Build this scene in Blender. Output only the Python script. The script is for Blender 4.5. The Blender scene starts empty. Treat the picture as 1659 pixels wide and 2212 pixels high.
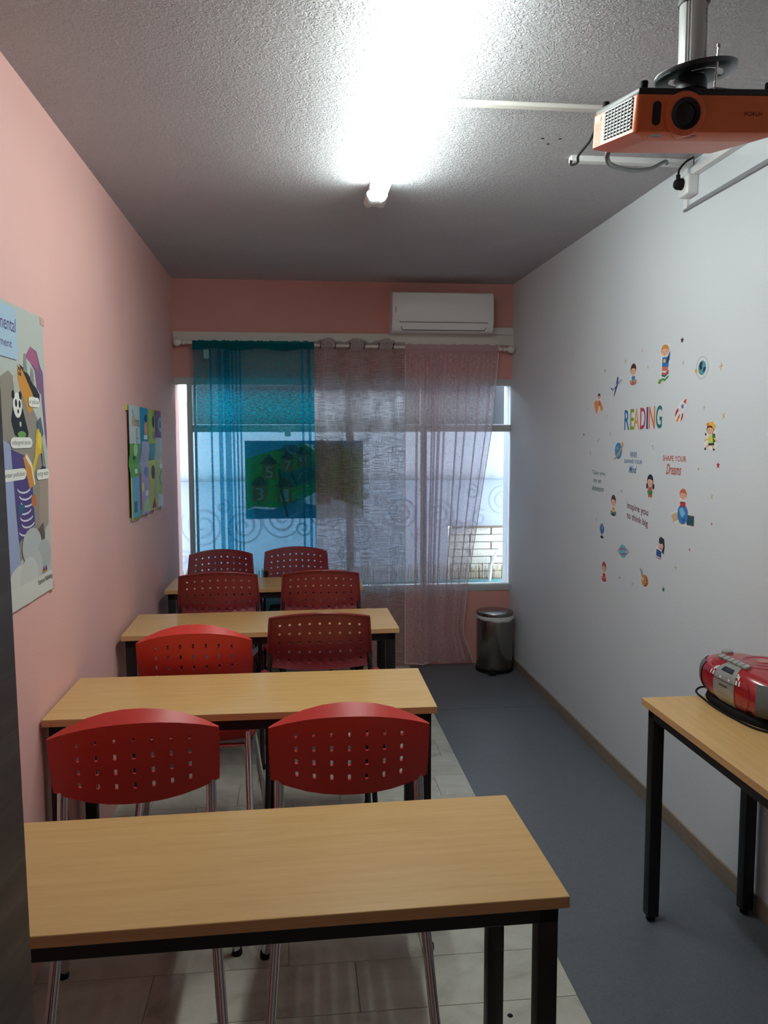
import bpy, bmesh, math, random
from mathutils import Vector, Matrix
random.seed(7)
PI = math.pi
S = bpy.context.scene
COL = S.collection

# ---------------------------------------------------------------- camera, world, exposure
CAM_H = 1.5866
cam_d = bpy.data.cameras.new('camera')
cam_d.sensor_fit = 'HORIZONTAL'; cam_d.sensor_width = 36.0
cam_d.lens = 1752.05 * 36.0 / 1659.0
cam_d.clip_start = 0.02
cam = bpy.data.objects.new('camera', cam_d); COL.objects.link(cam)
r_ = Vector((0.99411858, -0.10827601, -0.00213402))
u_ = Vector((0.01192836, 0.08989038, 0.99588023))
w_ = Vector((0.10763811, 0.9900485, -0.09065325))
m = Matrix.Identity(4)
for i in range(3):
    m[i][0] = r_[i]; m[i][1] = u_[i]; m[i][2] = -w_[i]
m[2][3] = CAM_H
cam.matrix_world = m
S.camera = cam

world = bpy.data.worlds.new('overcast_sky'); S.world = world
world.use_nodes = True
bg = world.node_tree.nodes['Background']
bg.inputs['Color'].default_value = (0.80, 0.90, 1.0, 1)
bg.inputs['Strength'].default_value = 12.0

S.view_settings.view_transform = 'Standard'
S.view_settings.look = 'None'
S.view_settings.gamma = 1.0
S.view_settings.exposure = 0.10
S.view_settings.use_curve_mapping = False
S.cycles.max_bounces = 12
S.cycles.diffuse_bounces = 8
S.cycles.transparent_max_bounces = 24
S.cycles.sample_clamp_indirect = 6.0
S.cycles.use_denoising = True

TUBE_STRENGTH = 56.0
DOOR_X = -0.182   # free edge of the open door

# room dimensions (metres); X right, Y away from the door, Z up
YB, ZC, YN = 5.537, 2.6312, -0.35
def XRw(y): return 1.4932 + 0.00775 * (YB - y)
def XLw(y): return -0.7926 + 0.00383 * (YB - y)

# ---------------------------------------------------------------- colour and material helpers
def lin(c):
    c = c / 255.0
    return c / 12.92 if c <= 0.04045 else ((c + 0.055) / 1.055) ** 2.4
def col(h):
    if isinstance(h, str):
        h = h.lstrip('#'); h = tuple(int(h[i:i + 2], 16) for i in (0, 2, 4))
    return (lin(h[0]), lin(h[1]), lin(h[2]), 1.0)
MATS = {}
def mat(name, c, rough=0.5, metal=0.0, spec=0.5, coat=0.0):
    if name in MATS: return MATS[name]
    mt = bpy.data.materials.new(name); mt.use_nodes = True
    b = mt.node_tree.nodes['Principled BSDF']
    b.inputs['Base Color'].default_value = col(c)
    b.inputs['Roughness'].default_value = rough
    b.inputs['Metallic'].default_value = metal
    b.inputs['Specular IOR Level'].default_value = spec
    b.inputs['Coat Weight'].default_value = coat
    MATS[name] = mt
    return mt
def nodes(mt): return mt.node_tree.nodes, mt.node_tree.links, mt.node_tree.nodes['Principled BSDF']
def tex_coords(mt, scale=(1, 1, 1), rnd=False, kind='Object'):
    N, L, b = nodes(mt)
    tc = N.new('ShaderNodeTexCoord'); mp = N.new('ShaderNodeMapping')
    mp.inputs['Scale'].default_value = scale
    L.new(tc.outputs[kind], mp.inputs['Vector'])
    if rnd:
        oi = N.new('ShaderNodeObjectInfo'); mu = N.new('ShaderNodeVectorMath'); mu.operation = 'SCALE'
        mu.inputs[0].default_value = (37, 53, 17)
        L.new(oi.outputs['Random'], mu.inputs['Scale']); L.new(mu.outputs[0], mp.inputs['Location'])
    return mp.outputs['Vector']
def noise(mt, vec, scale, detail=3, rough=0.5, dist=0.0):
    N, L, b = nodes(mt)
    n = N.new('ShaderNodeTexNoise')
    n.inputs['Scale'].default_value = scale; n.inputs['Detail'].default_value = detail
    n.inputs['Roughness'].default_value = rough; n.inputs['Distortion'].default_value = dist
    L.new(vec, n.inputs['Vector'])
    return n.outputs['Fac']
def ramp(mt, fac, stops):
    N, L, b = nodes(mt)
    r = N.new('ShaderNodeValToRGB'); e = r.color_ramp.elements
    e[0].position, e[0].color = stops[0][0], col(stops[0][1])
    e[1].position, e[1].color = stops[-1][0], col(stops[-1][1])
    for p, c in stops[1:-1]:
        x = e.new(p); x.color = col(c)
    L.new(fac, r.inputs['Fac'])
    return r.outputs['Color']
def bump(mt, fac, dist, strength=1.0):
    N, L, b = nodes(mt)
    bp = N.new('ShaderNodeBump'); bp.inputs['Distance'].default_value = dist; bp.inputs['Strength'].default_value = strength
    L.new(fac, bp.inputs['Height']); L.new(bp.outputs['Normal'], b.inputs['Normal'])
def setcol(mt, out):
    N, L, b = nodes(mt); L.new(out, b.inputs['Base Color'])

# walls
def wall_mat(name, c, c2, b_dist=0.0006):
    mt = mat(name, c, 0.62, spec=0.3)
    v = tex_coords(mt)
    setcol(mt, ramp(mt, noise(mt, v, 1.7, 3), [(0.3, c), (0.7, c2)]))
    bump(mt, noise(mt, v, 95, 3, 0.6), b_dist)
    return mt
M_PINK = wall_mat('pink_wall_paint', '#e4b5ae', '#e0afa8')
M_CORAL = wall_mat('coral_wall_paint', '#d9a097', '#d39a91')
M_WHITEWALL = wall_mat('white_wall_paint', '#d6dce2', '#d2d9df')
M_CEIL = mat('stippled_ceiling', '#c9c5c6', 0.75, spec=0.25)
v = tex_coords(M_CEIL)
N, L, B = nodes(M_CEIL)
n1 = noise(M_CEIL, v, 75, 3, 0.55, 1.2); n2 = noise(M_CEIL, v, 1.2, 2)
mm = N.new('ShaderNodeMapRange'); mm.inputs[1].default_value = 0.42; mm.inputs[2].default_value = 0.62
L.new(n1, mm.inputs[0]); bump(M_CEIL, mm.outputs[0], 0.0028, 1.0)
setcol(M_CEIL, ramp(M_CEIL, n2, [(0.3, '#c6c6ca'), (0.7, '#bebec3')]))

M_TILE = mat('worn_marble_tile', '#b5b4a8', 0.42, spec=0.4)
v = tex_coords(M_TILE, (1, 1, 1), rnd=True)
f1 = noise(M_TILE, v, 3.5, 6, 0.6, 1.6)
setcol(M_TILE, ramp(M_TILE, f1, [(0.25, '#8d8b80'), (0.42, '#b2b0a4'), (0.6, '#c2c0b5'), (0.8, '#a6a498')]))
bump(M_TILE, noise(M_TILE, v, 30, 4), 0.0006)
M_GROUT = mat('tile_grout', '#6c6a60', 0.9)
M_VINYL = mat('grey_vinyl_sheet', '#6e7278', 0.42, spec=0.4)
v = tex_coords(M_VINYL)
setcol(M_VINYL, ramp(M_VINYL, noise(M_VINYL, v, 140, 3, 0.7), [(0.3, '#575b61'), (0.7, '#656a70')]))
bump(M_VINYL, noise(M_VINYL, v, 18, 3), 0.0012)
M_BASEB = mat('brown_laminate_skirting', '#86796a', 0.5)
v = tex_coords(M_BASEB, (3, 3, 40)); setcol(M_BASEB, ramp(M_BASEB, noise(M_BASEB, v, 3, 3), [(0.3, '#7c7062'), (0.7, '#8e8273')]))

def wood_mat(name, a, b_, c, scale, rough=0.36, spec=0.5):
    mt = mat(name, b_, rough, spec=spec)
    v = tex_coords(mt, scale, rnd=True)
    f = noise(mt, v, 4.0, 6, 0.62, 0.35)
    setcol(mt, ramp(mt, f, [(0.28, a), (0.5, b_), (0.72, c)]))
    bump(mt, noise(mt, tex_coords(mt, (scale[0] * 8, scale[1] * 8, scale[2] * 8)), 5, 3), 0.00012)
    return mt
M_BEECH = wood_mat('beech_laminate', '#c49b62', '#cca56b', '#d2ad74', (0.9, 14, 14))
M_BEECHEDGE = wood_mat('beech_edge_band', '#c09462', '#c89d6b', '#cfa674', (0.9, 10, 30), 0.45)
M_DOOR = wood_mat('dark_wenge_door', '#2e2522', '#463b38', '#665850', (14, 1.1, 14), 0.45)
M_BLACK = mat('black_powder_coat', '#161618', 0.42, spec=0.4)
M_CHROME = mat('chrome_tube', '#d6d8da', 0.12, 1.0)
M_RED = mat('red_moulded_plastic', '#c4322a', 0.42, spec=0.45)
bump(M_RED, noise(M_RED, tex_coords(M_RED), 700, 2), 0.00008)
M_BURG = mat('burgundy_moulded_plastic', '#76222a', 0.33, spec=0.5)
bump(M_BURG, noise(M_BURG, tex_coords(M_BURG), 500, 2), 0.00006)
M_RUBBER = mat('black_rubber', '#101012', 0.7, spec=0.2)
M_WHITEP = mat('white_plastic', '#e8eaea', 0.35)
M_WHITEPAINT = mat('white_gloss_paint', '#dddbd4', 0.5)
M_ALU = mat('grey_aluminium_frame', '#c3c7c7', 0.45, 0.0)
M_NAVY = mat('dark_navy_shutter', '#141923', 0.6)
M_ORANGE = mat('orange_projector_shell', '#e0713f', 0.42)
M_STEEL = mat('brushed_steel', '#8e8d88', 0.24, 1.0)
v = tex_coords(M_STEEL, (1, 1, 260)); bump(M_STEEL, noise(M_STEEL, v, 4, 2), 0.0001)
M_GREYP = mat('grey_plastic', '#6c6e70', 0.45)
M_DARKG = mat('dark_grey_plastic', '#26282b', 0.45)
M_BAG = mat('white_bin_liner', '#dadada', 0.4)
M_NAVYFAB = mat('navy_fabric', '#16303c', 0.9)

M_EMIT = bpy.data.materials.new('lit_fluorescent_tube'); M_EMIT.use_nodes = True
N = M_EMIT.node_tree.nodes; L = M_EMIT.node_tree.links; N.clear()
e = N.new('ShaderNodeEmission'); o = N.new('ShaderNodeOutputMaterial')
e.inputs['Color'].default_value = (0.90, 1.0, 0.95, 1); e.inputs['Strength'].default_value = TUBE_STRENGTH
L.new(e.outputs[0], o.inputs[0])

M_GLASS = bpy.data.materials.new('window_glass'); M_GLASS.use_nodes = True
N = M_GLASS.node_tree.nodes; L = M_GLASS.node_tree.links; N.clear()
tr = N.new('ShaderNodeBsdfTransparent'); gl = N.new('ShaderNodeBsdfGlossy'); mx = N.new('ShaderNodeMixShader'); o = N.new('ShaderNodeOutputMaterial')
tr.inputs['Color'].default_value = (0.93, 0.96, 0.96, 1); gl.inputs['Roughness'].default_value = 0.03
fr = N.new('ShaderNodeFresnel'); fr.inputs['IOR'].default_value = 1.45
L.new(fr.outputs[0], mx.inputs[0]); L.new(tr.outputs[0], mx.inputs[1]); L.new(gl.outputs[0], mx.inputs[2]); L.new(mx.outputs[0], o.inputs[0])

def fabric(name, c_diff, c_trans, c_gap, lo, hi, vscale, seed=0.0, tw=0.55):
    """woven cloth: a mix of threads (diffuse + translucent) and open gaps between the threads"""
    mt = bpy.data.materials.new(name); mt.use_nodes = True
    N = mt.node_tree.nodes; L = mt.node_tree.links; N.clear()
    tc = N.new('ShaderNodeTexCoord')
    def nz(sc, det):
        mp = N.new('ShaderNodeMapping'); mp.inputs['Scale'].default_value = sc; mp.inputs['Location'].default_value = (seed, seed, seed)
        n = N.new('ShaderNodeTexNoise'); n.inputs['Scale'].default_value = 1.0; n.inputs['Detail'].default_value = det
        L.new(tc.outputs['UV'], mp.inputs['Vector']); L.new(mp.outputs[0], n.inputs['Vector'])
        return n.outputs['Fac']
    a = nz((vscale[0], vscale[1], 1), 2); b = nz((vscale[1], vscale[0], 1), 2)
    sc_ = N.new('ShaderNodeMath'); sc_.operation = 'MULTIPLY'; sc_.inputs[1].default_value = 0.93; L.new(b, sc_.inputs[0]); b = sc_.outputs[0]
    mxx = N.new('ShaderNodeMath'); mxx.operation = 'MAXIMUM'; L.new(a, mxx.inputs[0]); L.new(b, mxx.inputs[1])
    mr = N.new('ShaderNodeMapRange'); mr.inputs[1].default_value = 0.42; mr.inputs[2].default_value = 0.68
    mr.inputs[3].default_value = lo; mr.inputs[4].default_value = hi
    L.new(mxx.outputs[0], mr.inputs[0])
    d = N.new('ShaderNodeBsdfDiffuse'); d.inputs['Color'].default_value = col(c_diff)
    t = N.new('ShaderNodeBsdfTranslucent'); t.inputs['Color'].default_value = col(c_trans)
    g = N.new('ShaderNodeBsdfTransparent'); g.inputs['Color'].default_value = col(c_gap)
    m1 = N.new('ShaderNodeMixShader'); m1.inputs[0].default_value = tw
    L.new(d.outputs[0], m1.inputs[1]); L.new(t.outputs[0], m1.inputs[2])
    m2 = N.new('ShaderNodeMixShader'); L.new(mr.outputs[0], m2.inputs[0])
    L.new(g.outputs[0], m2.inputs[1]); L.new(m1.outputs[0], m2.inputs[2])
    o = N.new('ShaderNodeOutputMaterial'); L.new(m2.outputs[0], o.inputs[0])
    return mt
M_TEAL = fabric('teal_sheer_voile', '#0f93a6', '#20d4ea', '#c8eefa', 0.30, 0.45, (34, 260), 0.0, 0.75)
M_LINEN = fabric('grey_linen_weave', '#9f9c98', '#ececf2', '#f4f2f4', 0.50, 1.12, (13, 125), 3.0, 0.66)
M_PINKV = fabric('pink_sheer_voile', '#e6dcdf', '#f2e8ec', '#faf5f8', 0.34, 0.66, (34, 260), 5.0, 0.62)
M_TEALH = fabric('teal_hem', '#006d75', '#007f8c', '#80c0c8', 0.7, 0.95, (60, 420))
M_PINKH = fabric('pink_hem', '#d8bfc5', '#e4ccd2', '#f0e0e6', 0.6, 0.9, (70, 460))
M_AWN = fabric('white_blind_cloth', '#8b909a', '#8b909a', '#ffffff', 1.0, 1.0, (1, 1), tw=0.2)

# ---------------------------------------------------------------- mesh builder
class MB:
    def __init__(s):
        s.v = []; s.f = []; s.mi = []; s.mats = []; s.uv = None; s.T = Matrix.Identity(4)
    def midx(s, mt):
        if mt not in s.mats: s.mats.append(mt)
        return s.mats.index(mt)
    def add(s, vs, fs, mt):
        k = len(s.v); mi = s.midx(mt)
        s.v += [tuple(s.T @ Vector(p)) for p in vs]
        s.f += [tuple(i + k for i in f) for f in fs]; s.mi += [mi] * len(fs)
        return s
    def from_bm(s, bm, mt):
        bm.verts.ensure_lookup_table(); bm.verts.index_update()
        s.add([v.co.copy() for v in bm.verts], [[v.index for v in f.verts] for f in bm.faces], mt); bm.free(); return s
    def box(s, x0, x1, y0, y1, z0, z1, mt, bev=0.0, seg=2):
        bm = bmesh.new()
        bmesh.ops.create_cube(bm, size=1.0, matrix=Matrix.Translation(((x0 + x1) / 2, (y0 + y1) / 2, (z0 + z1) / 2)) @ Matrix.Diagonal((x1 - x0, y1 - y0, z1 - z0, 1)))
        if bev > 0: bmesh.ops.bevel(bm, geom=bm.edges[:], offset=bev, segments=seg, profile=0.5, affect='EDGES')
        return s.from_bm(bm, mt)
    def hexa(s, p, mt):
        """eight corners: bottom ring then top ring"""
        return s.add(p, [(3, 2, 1, 0), (4, 5, 6, 7), (0, 1, 5, 4), (1, 2, 6, 5), (2, 3, 7, 6), (3, 0, 4, 7)], mt)
    def tube(s, pts, r, mt, n=12, cap=True, sx=1.0):
        pts = [Vector(p) for p in pts]; rs = r if isinstance(r, (list, tuple)) else [r] * len(pts)
        vs = []; fs = []
        up = None
        for i, p in enumerate(pts):
            t = (pts[min(i + 1, len(pts) - 1)] - pts[max(i - 1, 0)]).normalized()
            if up is None:
                up = Vector((0, 0, 1)) if abs(t.z) < 0.9 else Vector((0, 1, 0))
            a = t.cross(up).normalized(); b = a.cross(t).normalized(); up = b
            for k in range(n):
                th = 2 * PI * k / n
                vs.append(p + a * math.cos(th) * rs[i] * sx + b * math.sin(th) * rs[i])
        for i in range(len(pts) - 1):
            for k in range(n):
                fs.append((i * n + k, i * n + (k + 1) % n, (i + 1) * n + (k + 1) % n, (i + 1) * n + k))
        if cap:
            fs.append(tuple(range(n - 1, -1, -1))); fs.append(tuple((len(pts) - 1) * n + k for k in range(n)))
        return s.add(vs, fs, mt)
    def lathe(s, prof, c, mt, n=32, axis='Z', a0=0.0, a1=2 * PI):
        """prof: list of (radius, height) along the axis through c"""
        vs = []; fs = []; full = abs(a1 - a0 - 2 * PI) < 1e-6; m_ = n if full else n + 1
        for (r, h) in prof:
            for k in range(m_):
                th = a0 + (a1 - a0) * k / n
                x, y = r * math.cos(th), r * math.sin(th)
                p = {'Z': (x, y, h), 'Y': (x, h, y), 'X': (h, x, y)}[axis]
                vs.append((c[0] + p[0], c[1] + p[1], c[2] + p[2]))
        for i in range(len(prof) - 1):
            for k in range(n if full else n):
                k2 = (k + 1) % m_
                if not full and k == n: continue
                fs.append((i * m_ + k, i * m_ + k2, (i + 1) * m_ + k2, (i + 1) * m_ + k))
        if full and prof[0][0] > 1e-5: fs.append(tuple(range(m_ - 1, -1, -1)))
        if full and prof[-1][0] > 1e-5: fs.append(tuple((len(prof) - 1) * m_ + k for k in range(m_)))
        return s.add(vs, fs, mt)
    def grid(s, P, mt, uv=None):
        nr, nc = len(P), len(P[0]); vs = [p for row in P for p in row]
        fs = [(i * nc + j, i * nc + j + 1, (i + 1) * nc + j + 1, (i + 1) * nc + j) for i in range(nr - 1) for j in range(nc - 1)]
        return s.add(vs, fs, mt)
    def build(s, name, parent=None, smooth=35, uvs=None, fixn=True):
        me = bpy.data.meshes.new(name); me.from_pydata(s.v, [], s.f)
        for mt in s.mats: me.materials.append(mt)
        for p, i in zip(me.polygons, s.mi): p.material_index = i
        if uvs is not None:
            ul = me.uv_layers.new(name='UVMap')
            for lp in me.loops: ul.data[lp.index].uv = uvs[lp.vertex_index]
        bm = bmesh.new(); bm.from_mesh(me)
        if fixn: bmesh.ops.recalc_face_normals(bm, faces=bm.faces[:])
        if smooth:
            a = math.radians(smooth)
            for f in bm.faces: f.smooth = True
            for ed in bm.edges:
                ed.smooth = len(ed.link_faces) == 2 and ed.calc_face_angle(0) < a
        bm.to_mesh(me); bm.free(); me.update()
        ob = bpy.data.objects.new(name, me); COL.objects.link(ob)
        if parent is not None: ob.parent = parent
        return ob
def tag(o, label, cat, group=None):
    o['label'] = label; o['category'] = cat
    if group: o['group'] = group
    return o
def thing(name, label, cat, loc=(0, 0, 0), rz=0.0, group=None):
    o = bpy.data.objects.new(name, None); COL.objects.link(o); o.empty_display_size = 0.05
    o.location = loc; o.rotation_euler = (0, 0, rz)
    return tag(o, label, cat, group)
def struct(o, label=None):
    o['kind'] = 'structure'
    if label: o['label'] = label
    return o
def dup(root, loc, rz, label):
    kids = [(c, list(c.children)) for c in root.children]
    r = root.copy(); COL.objects.link(r); r.location = loc; r.rotation_euler = (0, 0, rz); r['label'] = label
    for c, gs in kids:
        c2 = c.copy(); COL.objects.link(c2); c2.parent = r
        for g in gs:
            g2 = g.copy(); COL.objects.link(g2); g2.parent = c2
    return r
BOLD = 0.0
def text_shape(s, size=1.0):
    cu = bpy.data.curves.new('lettering', 'FONT'); cu.body = s; cu.size = size; cu.resolution_u = 3
    cu.offset = BOLD; cu.align_x = 'CENTER'; cu.align_y = 'CENTER'
    ob = bpy.data.objects.new('lettering', cu); COL.objects.link(ob)
    dg = bpy.context.evaluated_depsgraph_get(); me = ob.evaluated_get(dg).to_mesh()
    vs = [(v.co.x, v.co.y) for v in me.vertices]; fs = [tuple(p.vertices) for p in me.polygons]
    ob.evaluated_get(dg).to_mesh_clear(); bpy.data.objects.remove(ob); bpy.data.curves.remove(cu)
    xs = [v[0] for v in vs]; ys = [v[1] for v in vs]
    cx, cy = (min(xs) + max(xs)) / 2, (min(ys) + max(ys)) / 2; w, h = max(xs) - min(xs), max(ys) - min(ys)
    return [((x - cx) / w, (y - cy) / h) for x, y in vs], fs
def ink(c):
    if Print.backlit: return paper(c)
    return mat('print_' + (c.lstrip('#')), c, 0.5, spec=0.35)

def paper(c):
    name = 'backlit_paper_' + c.lstrip('#')
    if name in MATS: return MATS[name]
    mt = bpy.data.materials.new(name); mt.use_nodes = True; N = mt.node_tree.nodes; L = mt.node_tree.links; N.clear()
    d = N.new('ShaderNodeBsdfDiffuse'); t = N.new('ShaderNodeBsdfTranslucent'); x = N.new('ShaderNodeMixShader'); o = N.new('ShaderNodeOutputMaterial')
    d.inputs['Color'].default_value = col(c); t.inputs['Color'].default_value = col(c); x.inputs[0].default_value = 0.6
    L.new(d.outputs[0], x.inputs[1]); L.new(t.outputs[0], x.inputs[2]); L.new(x.outputs[0], o.inputs[0]); MATS[name] = mt
    return mt
class Print:
    backlit = False
    """flat printed artwork on a surface: fn(a, b, depth) maps artwork coordinates to the place in the room"""
    def __init__(s, fn, step=0.00035):
        s.mb = MB(); s.fn = fn; s.k = 0; s.step = step
    sub = 0.0
    def put(s, pts, fs, c):
        if s.sub and len(fs) < 60:
            bm = bmesh.new(); vv_ = [bm.verts.new((a, b, 0)) for a, b in pts]
            for f in fs:
                try: bm.faces.new([vv_[i] for i in f])
                except ValueError: pass
            for _ in range(5):
                bmesh.ops.triangulate(bm, faces=bm.faces[:])
                es = [e for e in bm.edges if e.calc_length() > s.sub]
                if not es: break
                bmesh.ops.subdivide_edges(bm, edges=es, cuts=1)
            bmesh.ops.triangulate(bm, faces=bm.faces[:]); bm.verts.index_update()
            pts = [(v.co.x, v.co.y) for v in bm.verts]; fs = [tuple(v.index for v in f.verts) for f in bm.faces]; bm.free()
        s.k += 1
        s.mb.add([s.fn(a, b, s.k * s.step) for a, b in pts], fs, ink(c))
    def poly(s, pts, c): s.put(pts, [tuple(range(len(pts)))], c)
    def rect(s, a0, b0, a1, b1, c): s.poly([(a0, b0), (a1, b0), (a1, b1), (a0, b1)], c)
    def rectg(s, a0, b0, a1, b1, c, n=6):
        s.put([(a0 + (a1 - a0) * i / n, b0 + (b1 - b0) * j / n) for j in range(n + 1) for i in range(n + 1)], [(j * (n + 1) + i, j * (n + 1) + i + 1, (j + 1) * (n + 1) + i + 1, (j + 1) * (n + 1) + i) for j in range(n) for i in range(n)], c)
    def rrect(s, a0, b0, a1, b1, c, r=0.3):
        rx = (a1 - a0) * r * 0.5; ry = (b1 - b0) * 0.5; pts = []
        for cx, cy, t0 in ((a1 - rx, b1 - ry, 0), (a0 + rx, b1 - ry, 90), (a0 + rx, b0 + ry, 180), (a1 - rx, b0 + ry, 270)):
            for k in range(5):
                t = math.radians(t0 + k * 22.5); pts.append((cx + rx * math.cos(t), cy + ry * math.sin(t)))
        s.poly(pts, c)
    def ell(s, cx, cy, rx, ry, c, n=18, t0=0, t1=360, rot=0):
        pts = []
        for k in range(n + (0 if t1 - t0 >= 360 else 1)):
            t = math.radians(t0 + (t1 - t0) * k / n); x, y = rx * math.cos(t), ry * math.sin(t)
            q = math.radians(rot); pts.append((cx + x * math.cos(q) - y * math.sin(q), cy + x * math.sin(q) + y * math.cos(q)))
        s.poly(pts, c)
    def line(s, pts, w, c):
        vs = []; fs = []
        for i, p in enumerate(pts):
            a = pts[max(i - 1, 0)]; b = pts[min(i + 1, len(pts) - 1)]
            dx, dy = b[0] - a[0], b[1] - a[1]; l = math.hypot(dx, dy) or 1
            ox, oy = -dy / l * w / 2, dx / l * w / 2
            vs += [(p[0] + ox, p[1] + oy), (p[0] - ox, p[1] - oy)]
            if i: fs.append((2 * i - 2, 2 * i - 1, 2 * i + 1, 2 * i))
        s.put(vs, fs, c)
    def arc(s, cx, cy, rx, ry, t0, t1, w, c, n=20, rot=0):
        q = math.radians(rot); pts = []
        for k in range(n + 1):
            t = math.radians(t0 + (t1 - t0) * k / n); x, y = rx * math.cos(t), ry * math.sin(t)
            pts.append((cx + x * math.cos(q) - y * math.sin(q), cy + x * math.sin(q) + y * math.cos(q)))
        s.line(pts, w, c)
    def text(s, t, cx, cy, w, h, c, shear=0.0, slope=0.0, grow=0.0):
        vs, fs = text_shape(t)
        s.put([(cx + (x + shear * y) * w, cy + y * h * (1 + grow * x) + slope * x * w) for x, y in vs], fs, c)
    def build(s, name, parent=None): return s.mb.build(name, parent, smooth=0, fixn=False)

# ---------------------------------------------------------------- structure
Y0 = -1.6
fl = MB().box(-1.0, 1.75, Y0, YB + 0.2, -0.12, -0.004, M_GROUT).build('floor', smooth=0); struct(fl, 'marble tile floor with thin grey joints')
tile_mesh_n = 0
row = -9
while True:
    ya = 2.1118 + 0.2207 * row; yb = ya + 0.2207
    if ya > YB: break
    known = {0: [-0.435, 0.1615], 1: [-0.0388, 0.3745], -1: [-0.10, 0.3701], 2: [-0.25, 0.16]}.get(row)
    xl = -0.80; xr = 0.90
    if known: cuts = sorted(set([xl] + known + [xr]))
    else:
        cuts = [xl]; x = xl + random.choice((0.16, 0.27, 0.36))
        while x < xr - 0.1: cuts.append(x); x += random.choice((0.37, 0.41, 0.41, 0.45))
        cuts.append(xr)
    for a, b in zip(cuts, cuts[1:]):
        yb2 = min(yb, YB)
        g = 0.0009; dz = random.uniform(-0.0006, 0)
        MB().box(a + g, b - g, ya + g, yb2 - g, -0.02, dz, M_TILE, 0.0008, 1).build('floor_tile', fl, smooth=0)
    row += 1
mb = MB(); mb.box(-0.95, 1.7, Y0, YB + 0.2, ZC, ZC + 0.15, M_CEIL); struct(mb.build('ceiling', smooth=0), 'stippled white plaster ceiling')
def slab(fn, side, y0, y1, mt, name, label):
    a, b = fn(y0), fn(y1); t = 0.15 * side
    p = [(a, y0, -0.1), (b, y1, -0.1), (b + t, y1, -0.1), (a + t, y0, -0.1)]
    MBo = MB().hexa(p + [(x, y, ZC + 0.05) for x, y, z in p], mt)
    return struct(MBo.build(name, smooth=0), label)
slab(XLw, -1, Y0, YB + 0.2, M_PINK, 'wall_left', 'pale pink painted wall')
slab(XRw, 1, Y0, YB + 0.2, M_WHITEWALL, 'wall_right', 'white painted wall with stickers')
wb = MB()
wb.box(-0.8, 1.5, YB, YB + 0.18, 1.985, ZC + 0.02, M_CORAL); wb.box(-0.8, 1.5, YB, YB + 0.18, -0.1, 0.515, M_CORAL)
struct(wb.build('wall_back', smooth=0), 'coral pink wall around the window')
wn = MB()
wn.box(-0.85, -0.34, YN - 0.12, YN, -0.1, ZC + 0.02, M_PINK); wn.box(0.60, 1.6, YN - 0.12, YN, -0.1, ZC + 0.02, M_PINK)
wn.box(-0.34, 0.60, YN - 0.12, YN, 2.07, ZC + 0.02, M_PINK); wn.box(-0.85, 1.6, Y0, Y0 + 0.1, -0.1, ZC + 0.02, M_WHITEWALL)
struct(wn.build('wall_near', smooth=0))
b = MB(); y0, y1 = YN, YB
b.hexa([(XRw(y0) - 0.012, y0, 0.004), (XRw(y1) - 0.012, y1, 0.004), (XRw(y1) + 0.01, y1, 0.004), (XRw(y0) + 0.01, y0, 0.004),
        (XRw(y0) - 0.010, y0, 0.062), (XRw(y1) - 0.010, y1, 0.062), (XRw(y1) + 0.01, y1, 0.062), (XRw(y0) + 0.01, y0, 0.062)], M_BASEB)
struct(b.build('baseboard_right', smooth=0), 'brown skirting strip along the white wall')
struct(MB().box(-0.79, 1.505, YB - 0.022, YB + 0.01, 2.216, 2.287, M_WHITEPAINT, 0.002).build('trim_1'), 'white board across the wall above the window')
struct(MB().box(1.25, 1.505, YB - 0.02, YB + 0.01, 2.289, 2.338, M_WHITEPAINT, 0.002).build('trim_2'), 'short white board beside the air conditioner')

# the open entrance door seen edge-on at the left
door_root = bpy.data.objects.new('door_1', None); COL.objects.link(door_root); struct(door_root, 'dark brown wooden door standing open at the left')
ang = math.atan2(0.54 + 0.35, DOOR_X + 0.31)
door_root.location = (-0.31 + 0.0135, YN, 0.0); door_root.rotation_euler = (0, -0.0095, ang - PI / 2)
MB().box(-0.04, 0.0, 0.0, 0.897, 0.008, 2.05, M_DOOR, 0.0015).build('door_leaf', door_root)
hd = MB(); hd.lathe([(0.025, 0), (0.025, 0.008)], (0.0, 0.78, 1.02), M_STEEL, 20, 'X'); hd.tube([(0.005, 0.78, 1.02), (0.045, 0.78, 1.02), (0.05, 0.765, 1.02), (0.05, 0.67, 1.02)], 0.008, M_STEEL, 10)
hd.build('door_handle', door_root)
df = MB(); df.box(-0.38, -0.34, YN - 0.13, YN + 0.012, 0, 2.11, M_DOOR, 0.002); df.box(0.60, 0.64, YN - 0.13, YN + 0.012, 0, 2.11, M_DOOR, 0.002); df.box(-0.34, 0.60, YN - 0.13, YN + 0.012, 2.07, 2.11, M_DOOR, 0.002)
struct(df.build('trim_3'))

# window
win = bpy.data.objects.new('window_1', None); COL.objects.link(win); struct(win, 'wide aluminium window behind three curtains')
f = MB()
yf0, yf1 = YB - 0.006, YB + 0.06
f.box(-0.795, 1.495, yf0, yf1, 1.945, 1.99, M_ALU, 0.003)
f.box(-0.795, 1.49, yf0, yf1 + 0.03, 0.515, 0.560, M_ALU, 0.003)
f.box(-0.712, -0.682, yf0 - 0.004, yf1, 0.55, 1.95, M_ALU, 0.003)
f.box(-0.668, -0.655, yf0 + 0.01, yf1, 0.55, 1.95, M_ALU, 0.002)
f.box(0.345, 0.395, yf0 + 0.006, yf1, 0.55, 1.95, M_ALU, 0.003)
f.box(0.86, 0.90, yf0 + 0.006, yf1, 0.55, 1.95, M_ALU, 0.003)
f.build('window_frame', win)
MB().box(-0.69, 1.49, yf0 + 0.002, yf1, 1.630, 1.677, M_ALU, 0.003).build('transom', win)
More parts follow.
